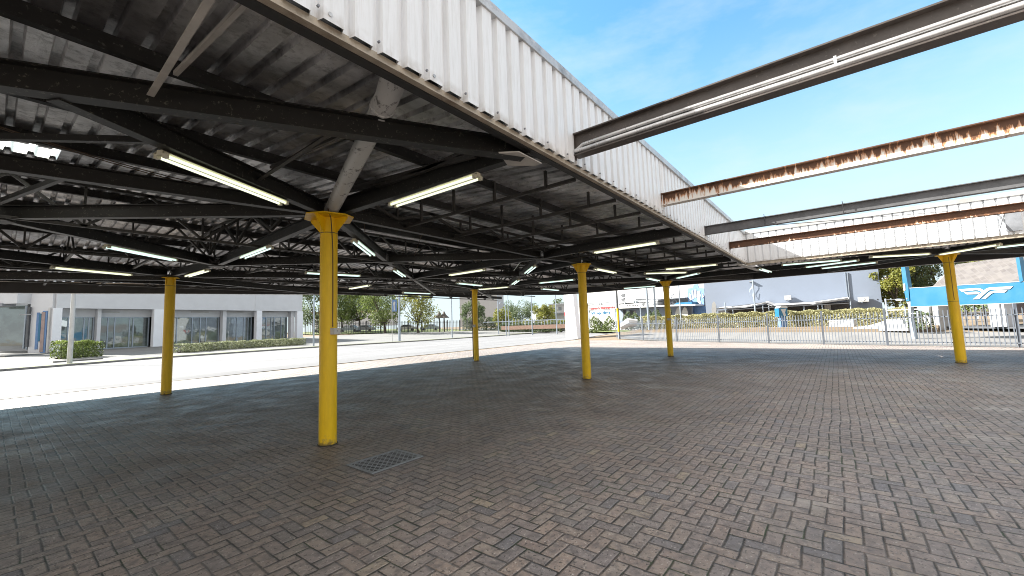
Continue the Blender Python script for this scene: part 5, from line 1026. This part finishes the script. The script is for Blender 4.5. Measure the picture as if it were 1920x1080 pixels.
# ------------------------------------------------------------------ blue sign building
sa, sb = at_dist(1708, 33), at_dist(1935, 31); wz = Wall(sa, sb)
sgn = thing('blue_sign', 'long bright blue sign band with a white winged emblem, on blue and grey pylons', 'sign', tuple(sa))
part(sgn, 'panel', 'blue', lambda b: wz.poly(b, [(1708, 575), (1704.5, 540.5), (1960, 525.5), (1966, 565.5)], -0.35, 0.0))
part(sgn, 'panel_edge', 'white', lambda b: (wz.poly(b, [(1704.5, 540.5), (1704.4, 539.8), (1960, 524.8), (1960, 525.5)], -0.36, 0.02), wz.poly(b, [(1708, 575.6), (1708, 575), (1966, 565.5), (1966, 566.2)], -0.36, 0.02)))
Z = lambda q: [(1640 + x/6.836, 480 + y/6.836) for x, y in q]
em = MB()
for q in ([(1083, 427), (1310, 411), (1350, 414), (1385, 428), (1398, 440), (1372, 463), (1355, 447), (1325, 438), (1290, 438), (1118, 457)],
          [(1148, 466), (1300, 457), (1335, 460), (1356, 470), (1330, 488), (1187, 492)],
          [(1262, 555), (1300, 552), (1345, 550), (1452, 452), (1480, 437), (1515, 432), (1735, 425), (1777, 388), (1520, 400), (1470, 405), (1432, 418)],
          [(1372, 552), (1425, 549), (1495, 487), (1525, 472), (1672, 467), (1706, 437), (1540, 445), (1500, 452), (1470, 465)]):
    wz.poly(em, Z(q), 0.002, 0.03)
em.build('winged_emblem', 'white', sgn)
part(sgn, 'pylon', 'blue', lambda b: wz.poly(b, [(1700, 565), (1694, 535), (1690, 498), (1697, 496), (1700.5, 520), (1704, 540), (1706, 564)], -0.3, 0.04)); part(sgn, 'pylon', 'blue', lambda b: wz.poly(b, [(1912.5, 529), (1905, 482), (1911.5, 480), (1919, 527)], -0.3, 0.04))
part(sgn, 'pylon_marks', 'white', lambda b: (wz.poly(b, Z([(372, 370), (385, 348), (398, 365), (402, 440), (385, 448), (375, 430)]), 0.041, 0.06), wz.poly(b, Z([(413, 540), (422, 536), (428, 548), (418, 556)]), 0.041, 0.06)))
part(sgn, 'steel_leg', 'galv', lambda b: wz.poly(b, [(1708, 638), (1702, 570), (1699, 566), (1707, 566), (1708, 600), (1716, 638)], -0.3, 0.0)); part(sgn, 'cross_arm', 'midgrey', lambda b: (wz.pbox(b, 1703, 588.5, 1722, 587, -0.1, 0), wz.pbox(b, 1719, 605, 1722, 583, -0.1, 0)))
wq = Wall(at_dist(1690, 42), at_dist(1945, 37))
rs = thing('restaurant_building', 'single storey building with shingled hip roof and white columns behind the blue sign', 'building', tuple(wq.A))
so, zo = wq.px(1700, 506); s1_, z1_ = wq.px(1880, 502); s2_, z2_ = wq.px(1912, 530); s3_, z3_ = wq.px(1742, 538)
def shr(b):
    e_l, e_r = wq.px(1742, 545)[0], wq.px(1925, 535)[0]; ze = wq.px(1800, 545)[1]; zr = wq.px(1800, 500)[1]*1.0 + 0.5; rl_, rr_ = wq.px(1697, 500)[0], wq.px(1880, 500)[0]
    a, c = wq.P(e_l, ze, 0.3), wq.P(e_r, ze, 0.3); r0, r1 = wq.P(wq.px(1706, 506)[0]+0.3, zr, -3.2), wq.P(rr_+0.4, zr, -3.2); back0, back1 = wq.P(rl_, ze, -7), wq.P(e_r, ze, -7)
    b.add([a, c, r1, r0, back0, back1], [(0,1,2,3), (1,5,2), (3,2,5,4)])
o = part(rs, 'roof', 'shingle', shr); 
part(rs, 'gable_side', 'midgrey', lambda b: b.add([wq.P(wq.px(1742, 545)[0], wq.px(1800, 545)[1]-0.02, 0.28), wq.P(wq.px(1706, 506)[0]+0.3, wq.px(1800, 500)[1]+0.48, -3.2), wq.P(wq.px(1718, 540)[0], wq.px(1800, 545)[1]-0.02, -3.2)], [(0,1,2), (2,1,0)]))
part(rs, 'barge_board', 'white', lambda b: b.bar(wq.P(wq.px(1727, 545)[0], wq.px(1800, 545)[1], -0.5), wq.P(wq.px(1702, 506)[0]+0.3, wq.px(1800, 500)[1]+0.45, -3.2), 0.08, 0.12))
part(rs, 'column', 'white', lambda b: (wq.poly(b, [(1745, 613), (1741, 570), (1753, 570), (1758, 613)], 0.1, 0.5), wq.poly(b, [(1759, 617), (1754, 570), (1762, 570), (1767, 617)], -0.2, 0.3), wq.poly(b, [(1774, 619), (1763, 570), (1774, 570), (1781, 619)], -0.2, 0.6)))
part(rs, 'column', 'bmid', lambda b: (wq.poly(b, [(1870, 612), (1864, 565), (1884, 564), (1890, 612)], -0.1, 0.4), wq.poly(b, [(1890.3, 612), (1884.3, 564), (1890, 564), (1897, 612)], -0.4, 0.3)))
part(rs, 'rear_wall', 'pink', lambda b: wq.poly(b, [(1778, 592), (1776, 568), (1864, 565), (1866, 590)], -5.0, -4.8)); part(rs, 'floor', 'darkgrey', lambda b: wq.box(b, wq.px(1778, 600)[0], wq.px(1930, 600)[0], 0.4, wq.px(1800, 612)[1], -4.5, 0.2))
for x in (1783, 1808, 1826, 1843): part(rs, 'mullion', 'darkgrey', lambda b: wq.poly(b, [(x+6, 612), (x, 570), (x+1.6, 570), (x+7.6, 612)], 0.0, 0.08))
part(rs, 'handrail', 'darkgrey', lambda b: (wq.pbox(b, 1778, 587.5, 1868, 586, -0.1, -0.04), wq.pbox(b, 1778, 599.5, 1868, 598.5, -0.1, -0.04)))
part(rs, 'notice', 'white', lambda b: (wq.pbox(b, 1862, 594, 1866, 588, 0.0, 0.03), wq.pbox(b, 1832, 597, 1836, 590, 0.0, 0.03)))
hedge('hedge', 'low green planting right of the blue sign leg', [at_dist(1708, 37), at_dist(1744, 36.5)], 0.8, 1.0, 'leaf_b', 330, 0.15, 0.3)
hedge('hedge', 'green bushes seen below the blue sign at the far right', [at_dist(1795, 47), at_dist(1930, 45)], 1.2, 1.3, 'leaf_a', 300, 0.18, 0.8)
rt = [(1684, 54, 6.6, 1.9, 'leaf_c', 'yellow green tree between the blue grey building and the blue sign'), (1722, 62, 9.0, 3.2, 'leaf_c', 'tree behind the left end of the shingled roof'), (1775, 62, 8.7, 3.2, 'leaf_b', 'tree behind the middle of the shingled roof, left of the right hand column'), (1815, 66, 8.3, 1.8, 'leaf_b', 'small tree top just right of the right hand column'), (1912, 58, 8.6, 3.2, 'leaf_c', 'yellow green tree at the right edge behind the blue sign'), (1702, 68, 9.0, 3.2, 'leaf_a', 'grey green tree top farthest behind the left sign pylon')]
for i, (x, D, H_, R_, m, lab) in enumerate(rt): tree_parts('yard_tree', lab, at_dist(x, D), H_-1.3+0.0, R_, 1.6, m, 4200, 0.24, 'trees behind the blue sign', 80+i, 0.85, 26)
t = thing('distant_house', 'cream house corner seen above the yellow green tree', 'building', tuple(at_dist(1665, 70))); wy = Wall(at_dist(1655, 72), at_dist(1685, 70)); part(t, 'wall', 'white', lambda b: wy.pbox(b, 1658, 545, 1682, 523, -3, 0)); part(t, 'roof', 'pink', lambda b: wy.poly(b, [(1657, 523), (1666, 518), (1684, 522), (1684, 524)], -3.3, 0.3))
t = thing('boom_barrier', 'white and grey railing with a light on it between hedge and blue sign', 'railing', tuple(at_dist(1675, 37))); wo_ = Wall(at_dist(1655, 37), at_dist(1760, 35)); part(t, 'rail', 'white', lambda b: (wo_.pbox(b, 1662, 581, 1742, 579.5, -0.05, 0),)); part(t, 'post', 'galv', lambda b: wo_.pbox(b, 1660, 592, 1662.5, 560, -0.05, 0)); part(t, 'post', 'galv', lambda b: wo_.pbox(b, 1696, 592, 1698, 575, -0.05, 0)); part(t, 'lamp_head', 'galv', lambda b: wo_.poly(b, [(1680, 562), (1684, 560), (1694, 561), (1694, 563.5), (1684, 564)], -0.1, 0.1)); part(t, 'arm', 'darkgrey', lambda b: wo_.pbox(b, 1660, 562, 1682, 561, -0.05, 0))
